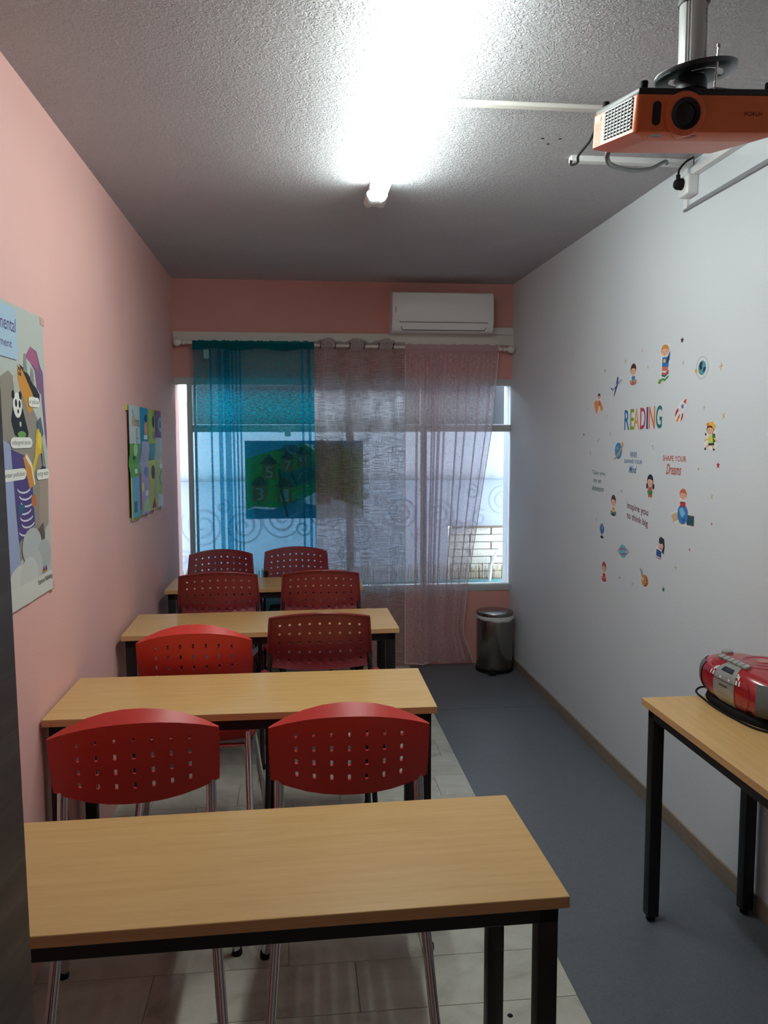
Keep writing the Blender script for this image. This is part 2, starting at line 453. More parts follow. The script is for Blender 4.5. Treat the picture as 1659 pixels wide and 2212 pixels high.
for a, b_ in ((-0.79, -0.712), (-0.682, 0.345), (0.395, 0.86), (0.90, 1.48)):
    for z0, z1 in ((0.56, 1.63), (1.677, 1.945)):
        if a < -0.75:
            if z0 > 1: continue
            z1 = 1.945
        MB().box(a, b_, YB + 0.028, YB + 0.033, z0, z1, M_GLASS).build('pane', win, smooth=0)
lt = MB(); lt.box(-0.12, 0.0, YB - 0.03, YB - 0.006, 1.648, 1.662, M_WHITEP, 0.003); lt.box(-0.07, -0.03, YB - 0.028, YB - 0.006, 1.60, 1.66, M_WHITEP, 0.004)
lt.box(-0.115, -0.08, YB - 0.045, YB - 0.02, 1.625, 1.655, M_WHITEP, 0.005)
lt.build('latch', win)

# vinyl flooring in the aisle: a long near strip and a short far strip laid on it
def strip(y0, y1, xl0, xl1, z, name):
    p = [(xl0, y0, -0.003), (XRw(y0) - 0.012, y0, -0.003), (XRw(y1) - 0.012, y1, -0.003), (xl1, y1, -0.003)]
    return MB().hexa(p + [(x, y, z) for x, y, _ in p], M_VINYL).build(name, smooth=0)
tag(strip(YN + 0.02, 4.56, 0.785, 0.778, 0.003, 'vinyl_flooring'), 'long grey vinyl floor strip running down the aisle beside the desks', 'floor covering')
tag(strip(4.562, 5.50, 0.80, 0.775, 0.0042, 'vinyl_flooring'), 'short grey vinyl floor piece under the pedal bin by the window', 'floor covering')

# ---------------------------------------------------------------- outside the window
struct(MB().box(-2.5, 3.2, YB + 0.18, 7.5, -0.2, 0.0, mat('balcony_concrete', '#8c8c88', 0.9)).build('floor_balcony', smooth=0))
M_PANEL = fabric('white_frosted_panel', '#9fa4ae', '#9fa4ae', '#ffffff', 1.0, 1.0, (1, 1), tw=0.5)
M_SWIRL = fabric('grey_swirl_print', '#979ca8', '#979ca8', '#ffffff', 1.0, 1.0, (1, 1), tw=0.38)
pan = thing('balcony_panel', 'white balcony screen printed with grey swirls outside the window', 'screen', (0, 6.16, 0))
q = MB(); q.box(-1.9, 1.17, 0.0, 0.012, 0.02, 1.30, M_PANEL); q.box(1.17, 2.6, 0.0, 0.012, 0.905, 1.30, M_PANEL); q.build('panel', pan, smooth=0)
def spiral(cx, cz, R, turns, ph, w, mir=1):
    pts = [];  n = int(18 * turns)
    for k in range(n + 1):
        t = k / n; r = R * (1 - 0.86 * t); a = ph + mir * turns * 2 * PI * t
        pts.append((cx + r * math.cos(a), cz + r * math.sin(a)))
    vs = []; fs = []
    for i, p in enumerate(pts):
        a = pts[max(i - 1, 0)]; b = pts[min(i + 1, n)]; dx, dz = b[0] - a[0], b[1] - a[1]; l = math.hypot(dx, dz) or 1
        ww = w * (0.75 + 0.5 * math.sin(PI * min(1, i / n * 1.0)))
        vs += [(p[0] - dz / l * ww / 2, -0.002, p[1] + dx / l * ww / 2), (p[0] + dz / l * ww / 2, -0.002, p[1] - dx / l * ww / 2)]
        if i: fs.append((2 * i - 2, 2 * i - 1, 2 * i + 1, 2 * i))
    return vs, fs
q = MB()
sp = [(1.60, 1.10, 0.13, 2.3, 0.3, 1), (1.36, 1.17, 0.06, 1.4, 2.0, -1), (1.42, 0.97, 0.07, 1.3, 1.0, 1), (1.75, 0.93, 0.08, 1.4, 2.4, -1)]
x = -1.3
while x < 1.25:
    sp.append((x, random.uniform(0.75, 1.1), random.uniform(0.10, 0.17), 2.4, random.uniform(0, 6), random.choice((1, -1))))
    sp.append((x + 0.15, random.uniform(0.6, 1.18), random.uniform(0.05, 0.08), 1.4, random.uniform(0, 6), random.choice((1, -1)))); x += 0.3
for i, (a, b_, R, t, ph, mi_) in enumerate(sp):
    vs, fs = spiral(a, b_, R, t, ph, 0.012, mi_)
    vs = [(p[0], p[1] - 0.0002 * i, p[2]) for p in vs if True]; q.add(vs, fs, M_SWIRL)
sw = q.build('swirl_print', pan, smooth=0, fixn=False); sw['kind'] = 'stuff'
# rolled white blind above the screen
bl = thing('outdoor_blind', 'white rolled outdoor blind hanging above the swirl screen', 'blind', (0, 6.1, 0))
P = []
zs = [1.85, 1.75, 1.6, 1.45, 1.38, 1.33, 1.30, 1.278, 1.268, 1.27, 1.285]
ys = [0.0, 0.0, -0.005, -0.015, -0.03, -0.035, -0.03, -0.015, 0.005, 0.025, 0.04]
xs = [-1.9 + 0.03 * k for k in range(151)]
for z_, y_ in zip(zs, ys): P.append([(x, y_ + (0.004 * math.sin(x * 61) * (1 if z_ < 1.36 else 0)), z_) for x in xs])
MB().grid(P, M_AWN).build('blind_cloth', bl, smooth=60)
MB().tube([(-1.9, 0.012, 1.30), (2.6, 0.012, 1.30)], 0.018, mat('blind_bar', '#a8a49c', 0.5), 12).build('bottom_bar', bl)
sh = thing('shutter_panel', 'dark navy shutter panel behind the upper window panes', 'shutter', (0, 6.0, 1.688))
MB().box(-0.765, 2.6, -0.015, 0.01, 0.0, 0.352, M_NAVY, 0.004).build('panel', sh)
for x in (-0.7, 0.9, 1.45): MB().box(x, x + 0.02, YB + 0.181 - 6.0, -0.014, 0.312, 0.335, M_ALU).build('bracket', sh)
MBW = mat('whitewashed_block', '#a8a49e', 0.8)
bump(MBW, noise(MBW, tex_coords(MBW, rnd=True), 25, 4), 0.006)
lw = thing('low_block_wall', 'whitewashed block wall seen low outside the window at right', 'wall', (0, 6.2, 0))
for r_i in range(15):
    z0 = 0.02 + r_i * 0.058; off = (r_i % 2) * 0.17
    for k in range(5):
        x0 = 1.18 + k * 0.34 - off
        if x0 < 1.17: x0 = 1.175
        x1 = 1.18 + (k + 1) * 0.34 - off
        MB().box(x0 + 0.003, x1 - 0.003, random.uniform(-0.004, 0.002), 0.1, z0 + 0.002, z0 + 0.056, MBW, 0.004, 1).build('brick', lw, smooth=0)
dbr = MB(); 
for k in range(14): 
    x = 1.2 + k * 0.075; dbr.box(x, x + 0.085, -0.02, 0.05, 0.888, 0.90 + random.uniform(0.004, 0.02), mat('brown_rubble', '#6e5a4c' if k % 3 else '#6e5a4c', 0.9), 0.004, 1)
dbr.build('rubble_cap', lw)
rd = MB(); RC = [mat('dry_reed_a', '#8f7a52', 0.8), mat('dry_reed_b', '#66553a', 0.8), mat('dry_reed_c', '#a89c7a', 0.8)]
for k in range(420):
    x = -1.2 + k * 0.0075 + random.uniform(-0.002, 0.002); h = random.uniform(0.585, 0.645); lx = random.uniform(-0.008, 0.008)
    rd.tube([(x, 6.04 + random.uniform(-0.008, 0.008), 0.46), (x + lx, 6.04, h)], 0.0024, random.choice(RC), 4, False)
r1 = rd.build('reed_edging', smooth=0); r1['kind'] = 'stuff'; r1['label'] = 'row of dry reed tips outside along the window sill'; r1['category'] = 'reeds'
tag(MB().box(-1.3, 2.0, 5.98, 6.03, 0.02, 0.512, mat('teal_planter', '#3a666c', 0.6), 0.003).build('planter_box'), 'teal planter strip below the reeds outside the window', 'planter')
tag(MB().tube([(1.46, 5.99, 0.5), (1.47, 5.99, 0.62), (1.50, 5.99, 0.70), (1.56, 5.99, 0.77), (1.66, 5.99, 0.82), (1.8, 5.99, 0.85)], 0.011, mat('white_hose', '#b8bdc2', 0.4), 10).build('garden_hose'), 'white hose arching beside the whitewashed wall outside', 'hose')

# ---------------------------------------------------------------- ceiling light
lf = thing('ceiling_light', 'twin fluorescent tube batten glowing on the ceiling', 'ceiling light', (0.345, 2.62, ZC))
q = MB(); q.box(-0.014, 0.014, -0.76, 0.80, -0.046, 0.0, M_WHITEP, 0.004); q.box(-0.030, 0.030, 0.79, 0.915, -0.043, 0.0, M_WHITEP, 0.006); q.build('housing', lf)
for s_ in (-1, 1):
    MB().tube([(0.0177 * s_, -0.74, -0.063), (0.0177 * s_, 0.78, -0.063)], 0.0175, M_EMIT, 14).build('tube', lf)
q = MB()
for s_ in (-1, 1):
    q.lathe([(0.0, 0.78), (0.017, 0.782), (0.02, 0.80), (0.02, 0.908), (0.016, 0.918), (0.012, 0.913), (0.0, 0.908)], (0.026 * s_, 0, -0.052), M_WHITEP, 20, 'Y')
q.box(-0.024, 0.024, 0.80, 0.908, -0.068, -0.03, M_WHITEP, 0.005)
q.build('end_cap', lf)

# ---------------------------------------------------------------- desks
def make_desk(label, loc, rz, W, D, group):
    t = thing('desk', label, 'desk', loc, rz, group)
    h = 0.74; th = 0.023
    q = MB(); q.box(0, W, 0, D, h - th, h, M_BEECH, 0.0012, 1)
    tp = q.build('tabletop', t)
    me = tp.data; me.materials.append(M_BEECHEDGE)
    for p in me.polygons:
        if abs(p.normal.z) < 0.5: p.material_index = 1
    a = 0.016; lw_ = 0.039; rz1 = h - th
    q = MB(); q.box(a, W - a, a, a + 0.03, rz1 - 0.036, rz1, M_BLACK, 0.002, 1); q.box(a, W - a, D - a - 0.03, D - a, rz1 - 0.036, rz1, M_BLACK, 0.002, 1)
    q.box(a, a + 0.03, a, D - a, rz1 - 0.036, rz1, M_BLACK, 0.002, 1); q.box(W - a - 0.03, W - a, a, D - a, rz1 - 0.036, rz1, M_BLACK, 0.002, 1)
    q.build('frame', t)
    for x in (a, W - a - lw_):
        for y in (a, D - a - lw_):
            l_ = MB().box(x, x + lw_, y, y + lw_, 0.016, rz1 - 0.004, M_BLACK, 0.003).build('leg', t)
            MB().lathe([(0.012, 0.0), (0.0145, 0.002), (0.0145, 0.012), (0.009, 0.018)], (x + lw_ / 2, y + lw_ / 2, 0.0), M_RUBBER, 14).build('glide', l_)
    return t
GD = 'beech desks in a column facing the window'
make_desk('beech desk with black legs in the front, nearest the door', (-0.7143, 1.3668, 0), 0.0165, 1.211, 0.4345, GD)
make_desk('second beech desk from the front, two red chair backs against it', (-0.7740, 2.4815, 0), -0.0096, 1.211, 0.4345, GD)
make_desk('third beech desk from the front, red chair left and burgundy chair right', (-0.7575, 3.5295, 0), 0.0113, 1.211, 0.4345, GD)
make_desk('farthest and smallest looking beech desk, nearest the curtains', (-0.7393, 4.5888, 0), -0.008, 1.114, 0.378, GD)
# desk along the white wall: long side runs towards the camera
t5 = make_desk('beech desk standing against the white wall under the red radio', (1.112, 2.4715, 0.003), -PI / 2 + 0.005, 1.2, 0.399, None)

# ---------------------------------------------------------------- perforated shells (chair backs)
def shell(mb, us, vs, hole, fn, mt):
    """two-sided plate over the (u, v) grid; hole(i, j) gives (a, b) half sizes in cell fractions or None"""
    nu, nv = len(us), len(vs); vid = {}
    V = []; F = []
    def vert(u, v, sd, key):
        key = (key, sd)
        if key not in vid: vid[key] = len(V); V.append(fn(u, v, sd))
        return vid[key]
    for sd in (0, 1):
        for i in range(nu - 1):
            for j in range(nv - 1):
                c = [vert(us[i], vs[j], sd, (i, j)), vert(us[i + 1], vs[j], sd, (i + 1, j)), vert(us[i + 1], vs[j + 1], sd, (i + 1, j + 1)), vert(us[i], vs[j + 1], sd, (i, j + 1))]
                h = hole(i, j)
                if not h: F.append(tuple(c)); continue
                uc, vc = (us[i] + us[i + 1]) / 2, (vs[j] + vs[j + 1]) / 2
                a, b_ = h[0] * (us[i + 1] - us[i]), h[1] * (vs[j + 1] - vs[j])
                ring = []
                for k in range(8):
                    th = math.radians(-157.5 + 45 * k); x, y = math.cos(th), math.sin(th)
                    if len(h) > 2: x = math.copysign(1 if abs(x) > 0.5 else 0.6, x); y = math.copysign(1 if abs(y) > 0.5 else 0.78, y)
                    ring.append(vert(uc + a * x, vc + b_ * y, sd, (i, j, 'h', k)))
                # ring order: -157.5(left low), -112.5, -67.5, -22.5, 22.5, 67.5, 112.5, 157.5
                F += [(c[0], ring[1], ring[0]), (c[1], ring[3], ring[2]), (c[2], ring[5], ring[4]), (c[3], ring[7], ring[6])]
                F += [(c[0], c[1], ring[2], ring[1]), (c[1], c[2], ring[4], ring[3]), (c[2], c[3], ring[6], ring[5]), (c[3], c[0], ring[0], ring[7])]
                if sd == 1:
                    for k in range(8):
                        k2 = (k + 1) % 8
                        F.append((vid[((i, j, 'h', k), 0)], vid[((i, j, 'h', k2), 0)], ring[k2], ring[k]))
    for i in range(nu - 1):
        for j in (0, nv - 1):
            F.append((vid[((i, j), 0)], vid[((i + 1, j), 0)], vid[((i + 1, j), 1)], vid[((i, j), 1)]))
    for j in range(nv - 1):
        for i in (0, nu - 1):
            F.append((vid[((i, j), 0)], vid[((i, j + 1), 0)], vid[((i, j + 1), 1)], vid[((i, j), 1)]))
    mb.add(V, F, mt)
def cells(lo, hi, n, c0, c1, extra):
    """grid lines from lo to hi with n hole cells centred c0..c1 and 'extra' plain cells in each margin"""
    p = (c1 - c0) / (n - 1); a, b_ = c0 - p / 2, c1 + p / 2
    L_ = [lo + (a - lo) * k / extra for k in range(extra)] + [a + p * k for k in range(n + 1)] + [b_ + (hi - b_) * (k + 1) / extra for k in range(extra)]
    return L_
def smoothpath(pts, n=6):
    """Catmull-Rom through the points"""
    P_ = [Vector(p) for p in pts]; P_ = [P_[0] * 2 - P_[1]] + P_ + [P_[-1] * 2 - P_[-2]]; out = []
    for i in range(1, len(P_) - 2):
        for k in range(n):
            t = k / n; a, b_, c, d = P_[i - 1:i + 3]
            out.append(0.5 * ((2 * b_) + (c - a) * t + (2 * a - 5 * b_ + 4 * c - d) * t * t + (3 * b_ - a - 3 * c + d) * t ** 3))
    out.append(P_[-2]); return out

def make_red_chair(label, loc, rz, group):
    t = thing('stacking_chair', label, 'chair', loc, rz, group)
    us = cells(-1, 1, 7, -0.655, 0.645, 3); vs = cells(0, 1, 4, 0.23, 0.785, 3)
    def fb(u, v, sd):
        zb = 0.655 + 0.027 * abs(u) ** 2.3; zt = 0.885 - 0.043 * abs(u) ** 2.2
        x = 0.211 * u * (1 - 0.008 * (2 * v - 1) ** 2)
        z = zb + (zt - zb) * v; y = 0.030 - 0.055 * v + 0.05 * u * u
        if sd:
            e = max(0, v - 0.55) / 0.45; y += 0.010 + 0.028 * e * e * (1 - u * u); z += 0.026 * e * e * (1 - u * u)
        return (x, y, z)
    q = MB(); shell(q, us, vs, lambda i, j: (0.088, 0.20, 1) if 3 <= i < 10 and 3 <= j < 7 else None, fb, M_RED)
    q.build('backrest', t, smooth=50)
    us = cells(-1, 1, 7, -0.6, 0.6, 2); vs = cells(0, 1, 5, 0.2, 0.72, 3)
    def fs_(u, v, sd):
        x = 0.215 * u * (0.90 + 0.10 * math.sin(PI * min(1, v * 1.3)))
        z = 0.452 + 0.012 * abs(u) ** 3 - 0.055 * max(0, (v - 0.72) / 0.28) ** 2 + 0.05 * max(0, (0.15 - v) / 0.15) ** 2
        return (x, 0.02 + 0.40 * v, z - (0.010 if sd else 0))
    q = MB(); shell(q, us, vs, lambda i, j: (0.10, 0.16, 1) if 2 <= i < 9 and 3 <= j < 8 else None, fs_, M_RED)
    q.build('seat', t, smooth=50)
    for s_ in (-1, 1):
        q = MB(); q.tube(smoothpath([(0.185 * s_, 0.090, 0.75), (0.187 * s_, 0.077, 0.66), (0.188 * s_, 0.02, 0.44), (0.200 * s_, -0.11, 0.2), (0.214 * s_, -0.225, 0.012)]), 0.0132, M_CHROME, 16)
        l_ = q.build('leg', t); MB().lathe([(0.015, 0), (0.016, 0.004), (0.015, 0.02)], (0.215 * s_, -0.227, 0), M_RUBBER, 14).build('foot_cap', l_)
        q = MB(); q.tube(smoothpath([(0.185 * s_, 0.02, 0.432), (0.195 * s_, 0.20, 0.430), (0.20 * s_, 0.29, 0.40), (0.225 * s_, 0.325, 0.2), (0.252 * s_, 0.352, 0.012)]), 0.0125, M_CHROME, 14)
        l_ = q.build('leg', t); MB().lathe([(0.015, 0), (0.016, 0.004), (0.015, 0.02)], (0.253 * s_, 0.353, 0), M_RUBBER, 14).build('foot_cap', l_)
    q = MB(); q.tube([(-0.19, 0.06, 0.43), (0.19, 0.06, 0.43)], 0.010, M_CHROME, 10); q.tube([(-0.195, 0.27, 0.42), (0.195, 0.27, 0.42)], 0.010, M_CHROME, 10)
    q.build('crossbar', t)
    return t
GR = 'bright red stacking chairs'
rc = make_red_chair('bright red slotted chair on the left, closest to the camera', (-0.412, 2.03, 0), math.radians(6), GR)
dup(rc, (0.130, 2.02, 0), math.radians(-2), 'bright red slotted chair on the right, closest to the camera')
dup(rc, (-0.378, 2.96, 0), math.radians(1), 'bright red slotted chair tucked in front of the third desk, at left')

def make_burgundy_chair(label, loc, rz, group):
    t = thing('armchair', label, 'chair', loc, rz, group)
    us = cells(-1, 1, 9, -0.79, 0.79, 1); vs = cells(0, 1, 5, 0.14, 0.82, 1)
    def fb(u, v, sd):
        zb = 0.715 + 0.006 * u * u; zt = 0.936 - 0.024 * u * u
        x = u * (0.200 - 0.013 * v); z = zb + (zt - zb) * v
        y = 0.025 - 0.045 * v + 0.045 * u * u - 0.02 * max(0, 0.12 - v) / 0.12
        return (x, y + (0.009 if sd else 0), z)
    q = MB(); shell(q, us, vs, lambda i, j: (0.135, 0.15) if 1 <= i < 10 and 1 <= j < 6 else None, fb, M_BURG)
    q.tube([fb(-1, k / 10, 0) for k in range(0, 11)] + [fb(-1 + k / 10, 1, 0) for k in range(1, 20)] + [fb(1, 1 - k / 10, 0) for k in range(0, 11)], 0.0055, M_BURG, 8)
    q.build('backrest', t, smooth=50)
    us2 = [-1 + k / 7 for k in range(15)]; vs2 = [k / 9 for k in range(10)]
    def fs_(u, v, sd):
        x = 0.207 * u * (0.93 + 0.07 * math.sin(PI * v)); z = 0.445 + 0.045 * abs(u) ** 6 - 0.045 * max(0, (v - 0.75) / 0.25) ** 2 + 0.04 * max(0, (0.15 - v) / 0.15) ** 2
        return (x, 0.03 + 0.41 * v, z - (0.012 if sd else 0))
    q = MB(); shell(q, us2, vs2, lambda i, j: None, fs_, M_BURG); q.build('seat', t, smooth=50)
    for s_ in (-1, 1):
        q = MB(); q.tube(smoothpath([(0.207 * s_, 0.0, 0.70), (0.208 * s_, 0.10, 0.655), (0.208 * s_, 0.22, 0.635), (0.208 * s_, 0.30, 0.60), (0.208 * s_, 0.32, 0.54), (0.20 * s_, 0.28, 0.46)]), [0.0145] * 31, M_BURG, 12)
        q.lathe([(0, -0.018), (0.012, -0.016), (0.019, -0.006), (0.020, 0.004), (0.015, 0.014)], (0.207 * s_, 0.0, 0.703), M_BURG, 16, 'Y')
        q.build('armrest', t)
        q = MB(); q.tube(smoothpath([(0.18 * s_, 0.075, 0.80), (0.195 * s_, 0.045, 0.68), (0.20 * s_, 0.03, 0.45), (0.20 * s_, -0.02, 0.30), (0.205 * s_, -0.17, 0.012)]), 0.0135, M_BLACK, 12, sx=0.75)
        l_ = q.build('leg', t); MB().lathe([(0.015, 0), (0.016, 0.004), (0.015, 0.02)], (0.205 * s_, -0.172, 0), M_RUBBER, 12).build('foot_cap', l_)
        q = MB(); q.tube(smoothpath([(0.20 * s_, 0.04, 0.425), (0.205 * s_, 0.25, 0.425), (0.20 * s_, 0.33, 0.38), (0.205 * s_, 0.38, 0.012)]), 0.0135, M_BLACK, 12)
        l_ = q.build('leg', t); MB().lathe([(0.015, 0), (0.016, 0.004), (0.015, 0.02)], (0.205 * s_, 0.382, 0), M_RUBBER, 12).build('foot_cap', l_)
    return t
GB = 'dark burgundy armchairs with round holes'
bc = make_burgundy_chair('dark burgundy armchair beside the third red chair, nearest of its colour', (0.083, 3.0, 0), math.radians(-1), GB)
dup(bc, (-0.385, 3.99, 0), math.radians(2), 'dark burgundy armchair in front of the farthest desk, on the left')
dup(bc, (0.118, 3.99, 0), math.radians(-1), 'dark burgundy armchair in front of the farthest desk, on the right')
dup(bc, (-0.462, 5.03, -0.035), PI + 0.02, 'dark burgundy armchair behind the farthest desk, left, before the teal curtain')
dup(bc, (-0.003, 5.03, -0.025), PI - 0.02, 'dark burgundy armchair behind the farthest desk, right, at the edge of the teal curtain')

# ---------------------------------------------------------------- pedal bin
bn = thing('pedal_bin', 'brushed steel pedal bin with white liner in the far right corner', 'bin', (1.338, 5.335, 0.005))
MB().lathe([(0.10, 0.0), (0.124, 0.0), (0.127, 0.006), (0.127, 0.024), (0.122, 0.028)], (0, 0, 0), M_RUBBER, 40).build('base', bn)
MB().lathe([(0.121, 0.025), (0.122, 0.03), (0.123, 0.20), (0.122, 0.375), (0.119, 0.38)], (0, 0, 0), M_STEEL, 48).build('body', bn)
MB().lathe([(0.118, 0.384), (0.125, 0.386), (0.126, 0.402), (0.122, 0.409), (0.10, 0.413), (0.05, 0.416), (0.0, 0.417)], (0, 0, 0), M_STEEL, 48).build('lid', bn)
q = MB(); nb = 60; P = []
for kk, (rr, zz) in enumerate(((0.118, 0.383), (0.127, 0.386), (0.130, 0.378), (0.128, 0.366), (0.1245, 0.362))):
    P.append([((rr + 0.002 * math.sin(k * 1.7) + 0.0015 * math.sin(k * 3.1)) * math.cos(2 * PI * k / nb), (rr + 0.002 * math.sin(k * 1.7) + 0.0015 * math.sin(k * 3.1)) * math.sin(2 * PI * k / nb), zz - (0.012 * (0.5 + 0.5 * math.sin(2 * PI * k / nb * 2 + 4)) + 0.003 * math.sin(k * 0.9)) * (kk > 1)) for k in range(nb + 1)])
q.grid(P, M_BAG); q.build('liner', bn, smooth=60)
q = MB(); q.box(-0.075, -0.02, -0.158, -0.10, 0.006, 0.017, M_RUBBER, 0.004); q.box(-0.062, -0.033, -0.11, -0.05, 0.008, 0.015, M_DARKG, 0.002); q.build('pedal', bn)
q = MB(); q.box(-0.02, 0.02, 0.118, 0.135, 0.34, 0.40, M_DARKG, 0.004); q.build('hinge', bn)

# ---------------------------------------------------------------- air conditioner
ac = thing('air_conditioner', 'white wall-mounted air conditioner above the grey curtain', 'air conditioner', (0.985, YB, 0))
x0, x1 = -0.348, 0.325
prof = [(0.0, 2.549), (-0.10, 2.549), (-0.175, 2.538), (-0.200, 2.515), (-0.205, 2.47), (-0.207, 2.38), (-0.204, 2.345)]
prof2 = [(-0.204, 2.343), (-0.200, 2.325), (-0.185, 2.298), (-0.165, 2.284), (-0.12, 2.280), (0.0, 2.290)]
q = MB(); pp = prof + prof2
q.add([(x0, y, z) for y, z in pp] + [(x1, y, z) for y, z in pp], [tuple(range(len(pp))), tuple(range(2 * len(pp) - 1, len(pp) - 1, -1))] + [(i, i + 1, len(pp) + i + 1, len(pp) + i) for i in range(len(pp) - 1)] + [(len(pp) - 1, 0, len(pp), 2 * len(pp) - 1)], M_WHITEP)
q.build('body', ac, smooth=30)
q = MB(); q.box(x0 + 0.004, x1 - 0.004, -0.212, -0.206, 2.352, 2.528, M_WHITEP, 0.0025); q.build('front_panel', ac)
q = MB()
q.hexa([(x0 + 0.05, -0.2065, 2.338), (x1 - 0.04, -0.2065, 2.338), (x1 - 0.06, -0.188, 2.296), (x0 + 0.07, -0.188, 2.296), (x0 + 0.05, -0.201, 2.341), (x1 - 0.04, -0.201, 2.341), (x1 - 0.06, -0.180, 2.300), (x0 + 0.07, -0.180, 2.300)], M_WHITEP)
q.build('louvre', ac)
q = MB(); q.hexa([(x0 + 0.046, -0.2056, 2.344), (x1 - 0.036, -0.2056, 2.344), (x1 - 0.056, -0.1845, 2.290), (x0 + 0.066, -0.1845, 2.290), (x0 + 0.046, -0.198, 2.345), (x1 - 0.036, -0.198, 2.345), (x1 - 0.056, -0.178, 2.294), (x0 + 0.066, -0.178, 2.294)], M_GREYP)
q.build('vent_slot', ac)
MB().box(x0 + 0.02, x0 + 0.024, -0.2135, -0.211, 2.40, 2.44, M_GREYP).build('indicator', ac)

# ---------------------------------------------------------------- curtain rod and curtains
YR = 5.452
cr = thing('curtain_rod', 'white curtain rod with ball finials across the window', 'curtain rod', (0, YR, 2.197))
MB().tube([(-0.70, 0, 0.012), (1.40, 0, -0.012)], 0.0105, M_WHITEPAINT, 14).build('rod', cr)
for s_, xx, zz in ((-1, -0.715, 0.013), (1, 1.42, -0.013)):
    q = MB(); pr = [(0.011, -0.012), (0.014, -0.010), (0.014, 0.004), (0.009, 0.008), (0.009, 0.016), (0.015, 0.020), (0.024, 0.032), (0.026, 0.044), (0.022, 0.058), (0.012, 0.067), (0.0, 0.069)]
    q.lathe([(r, s_ * h) for r, h in pr], (xx - 0.0 * s_, 0, zz), M_WHITEPAINT, 20, 'X'); q.build('finial', cr)
for xx in (-0.64, 0.40, 1.385):
    q = MB(); q.box(xx - 0.006, xx + 0.006, 0.0, YB - 0.02 - YR, -0.008, 0.004, M_WHITEPAINT, 0.002); q.box(xx - 0.012, xx + 0.012, 0.055, YB - 0.0221 - YR, 0.019, 0.05, M_WHITEPAINT, 0.002); q.box(xx - 0.006, xx + 0.006, 0.045, 0.062, -0.004, 0.03, M_WHITEPAINT, 0.001); q.build('bracket', cr)

def curtain(name, x0, x1, z0, z1, folds, mt, wav, xmap=None, step=0.007, gather=0.0, zoff=None, nrow=34, yc=0.0, hem=None):
    path = [(x0, 0.0, 0)]; x = x0; fi = sorted(folds)
    while x < x1:
        if fi and x >= fi[0][0] - fi[0][1] / 2:
            c, w = fi.pop(0); a, b_ = c - w / 2, c + w / 2
            for k in range(1, 5): path.append((a + (b_ - a) * k / 4, 0.0, 1))
            path.append((b_ + 0.002, -0.004, 1))
            for k in range(0, 5): path.append((b_ - (b_ - a) * k / 4, -0.009, 1))
            path.append((a - 0.002, -0.013, 1))
            for k in range(0, 5): path.append((a + (b_ - a) * k / 4, -0.017 + 0.01 * k / 4, 1))
            x = b_; continue
        x += step; path.append((min(x, x1), 0.0, 0))
    P = []; UV = []; s = 0.0; S_ = [0.0]
    for a, b_ in zip(path, path[1:]): s += math.hypot(b_[0] - a[0], b_[1] - a[1]); S_.append(s)
    for r in range(nrow + 1):
        t = r / nrow; z = z1 + (z0 - z1) * t; rowp = []
        for (xx, yy, fl_), ss in zip(path, S_):
            x_ = xmap(xx, t) if xmap else xx
            k = min(1, 0.25 + t * 1.6) if not zoff else 1.0
            y_ = yc + yy * (0.3 + 0.7 * min(1, t * 4)) + wav(xx, t) * k
            if gather and t < 0.35: y_ += gather * math.sin(xx * 290 + 3 * math.sin(xx * 40)) * (1 - t / 0.35)
            zz = z + (zoff(xx, t) if zoff else 0) + ((0.0022 * math.sin(xx * 170 + 3 * math.sin(xx * 31)) + 0.002 * math.sin(xx * 83 + 1) + 0.0012 * math.sin(xx * 401)) * (t < 0.01)) + (0.006 * math.sin(xx * 21) * t)
            rowp.append((x_, y_, zz)); UV.append((ss, z))
        P.append(rowp)
    q = MB(); q.grid(P, mt)
    return q, UV, P
tc_ = thing('curtain', 'sheer teal voile curtain at the left of the window', 'curtain', (0, YR, 0))
tf = [(-0.543, 0.008), (-0.487, 0.02), (-0.440, 0.034), (-0.405, 0.010), (-0.380, 0.008), (-0.355, 0.008), (0.052, 0.010), (0.095, 0.014)]
wv = lambda x, t: 0.013 * math.sin(x * 29 + 1.1 * math.sin(x * 9)) + 0.005 * math.sin(x * 63 + t * 1.5)
q, UV, P = curtain('cloth', -0.655, 0.128, 0.10, 2.17, tf, M_TEAL, wv, xmap=lambda x, t: x + 0.012 * t * math.sin(x * 11), gather=0.0035, yc=-0.018)
q.build('cloth', tc_, smooth=70, uvs=UV, fixn=False)
q, UV, P = curtain('rod_pocket', -0.657, 0.130, 2.165, 2.222, [], M_TEALH, lambda x, t: 0, gather=0.003, nrow=4, yc=-0.016)
q.build('rod_pocket', tc_, smooth=70, uvs=UV, fixn=False)
q = MB(); q.box(-0.585, -0.545, -0.022, -0.020, 2.105, 2.16, mat('care_label', '#79a8aa', 0.6)); q.build('care_label', tc_, smooth=0)

gc = thing('curtain', 'grey linen eyelet curtain in the middle of the window', 'curtain', (0, YR, 0))
def gw(x, t):
    return 0.030 * math.cos((x - 0.222) * 2 * PI / 0.193) * (1 - 0.25 * t) + 0.004 * math.sin(x * 70 + 2 * t)
q, UV, P = curtain('cloth', 0.128, 0.738, 0.022, 2.236, [], M_LINEN, lambda x, t: -gw(x, t), step=0.006, zoff=lambda x, t: (0.010 * math.cos((x - 0.222) * 2 * PI / 0.193)) * (1 - t) * (t < 0.06))
q.build('cloth', gc, smooth=80, uvs=UV, fixn=False)
for k in range(6):
    xx = 0.222 + 0.193 / 4 + 0.193 / 2 * (k - 1)
    th = [2 * PI * j / 20 for j in range(21)]
    MB().tube([(xx + 0.004 * math.sin(a), 0.020 * math.cos(a), 2.197 + 0.020 * math.sin(a)) for a in th], 0.0035, mat('bronze_eyelet', '#5b463c', 0.35, 0.6), 8, False).build('eyelet', gc)

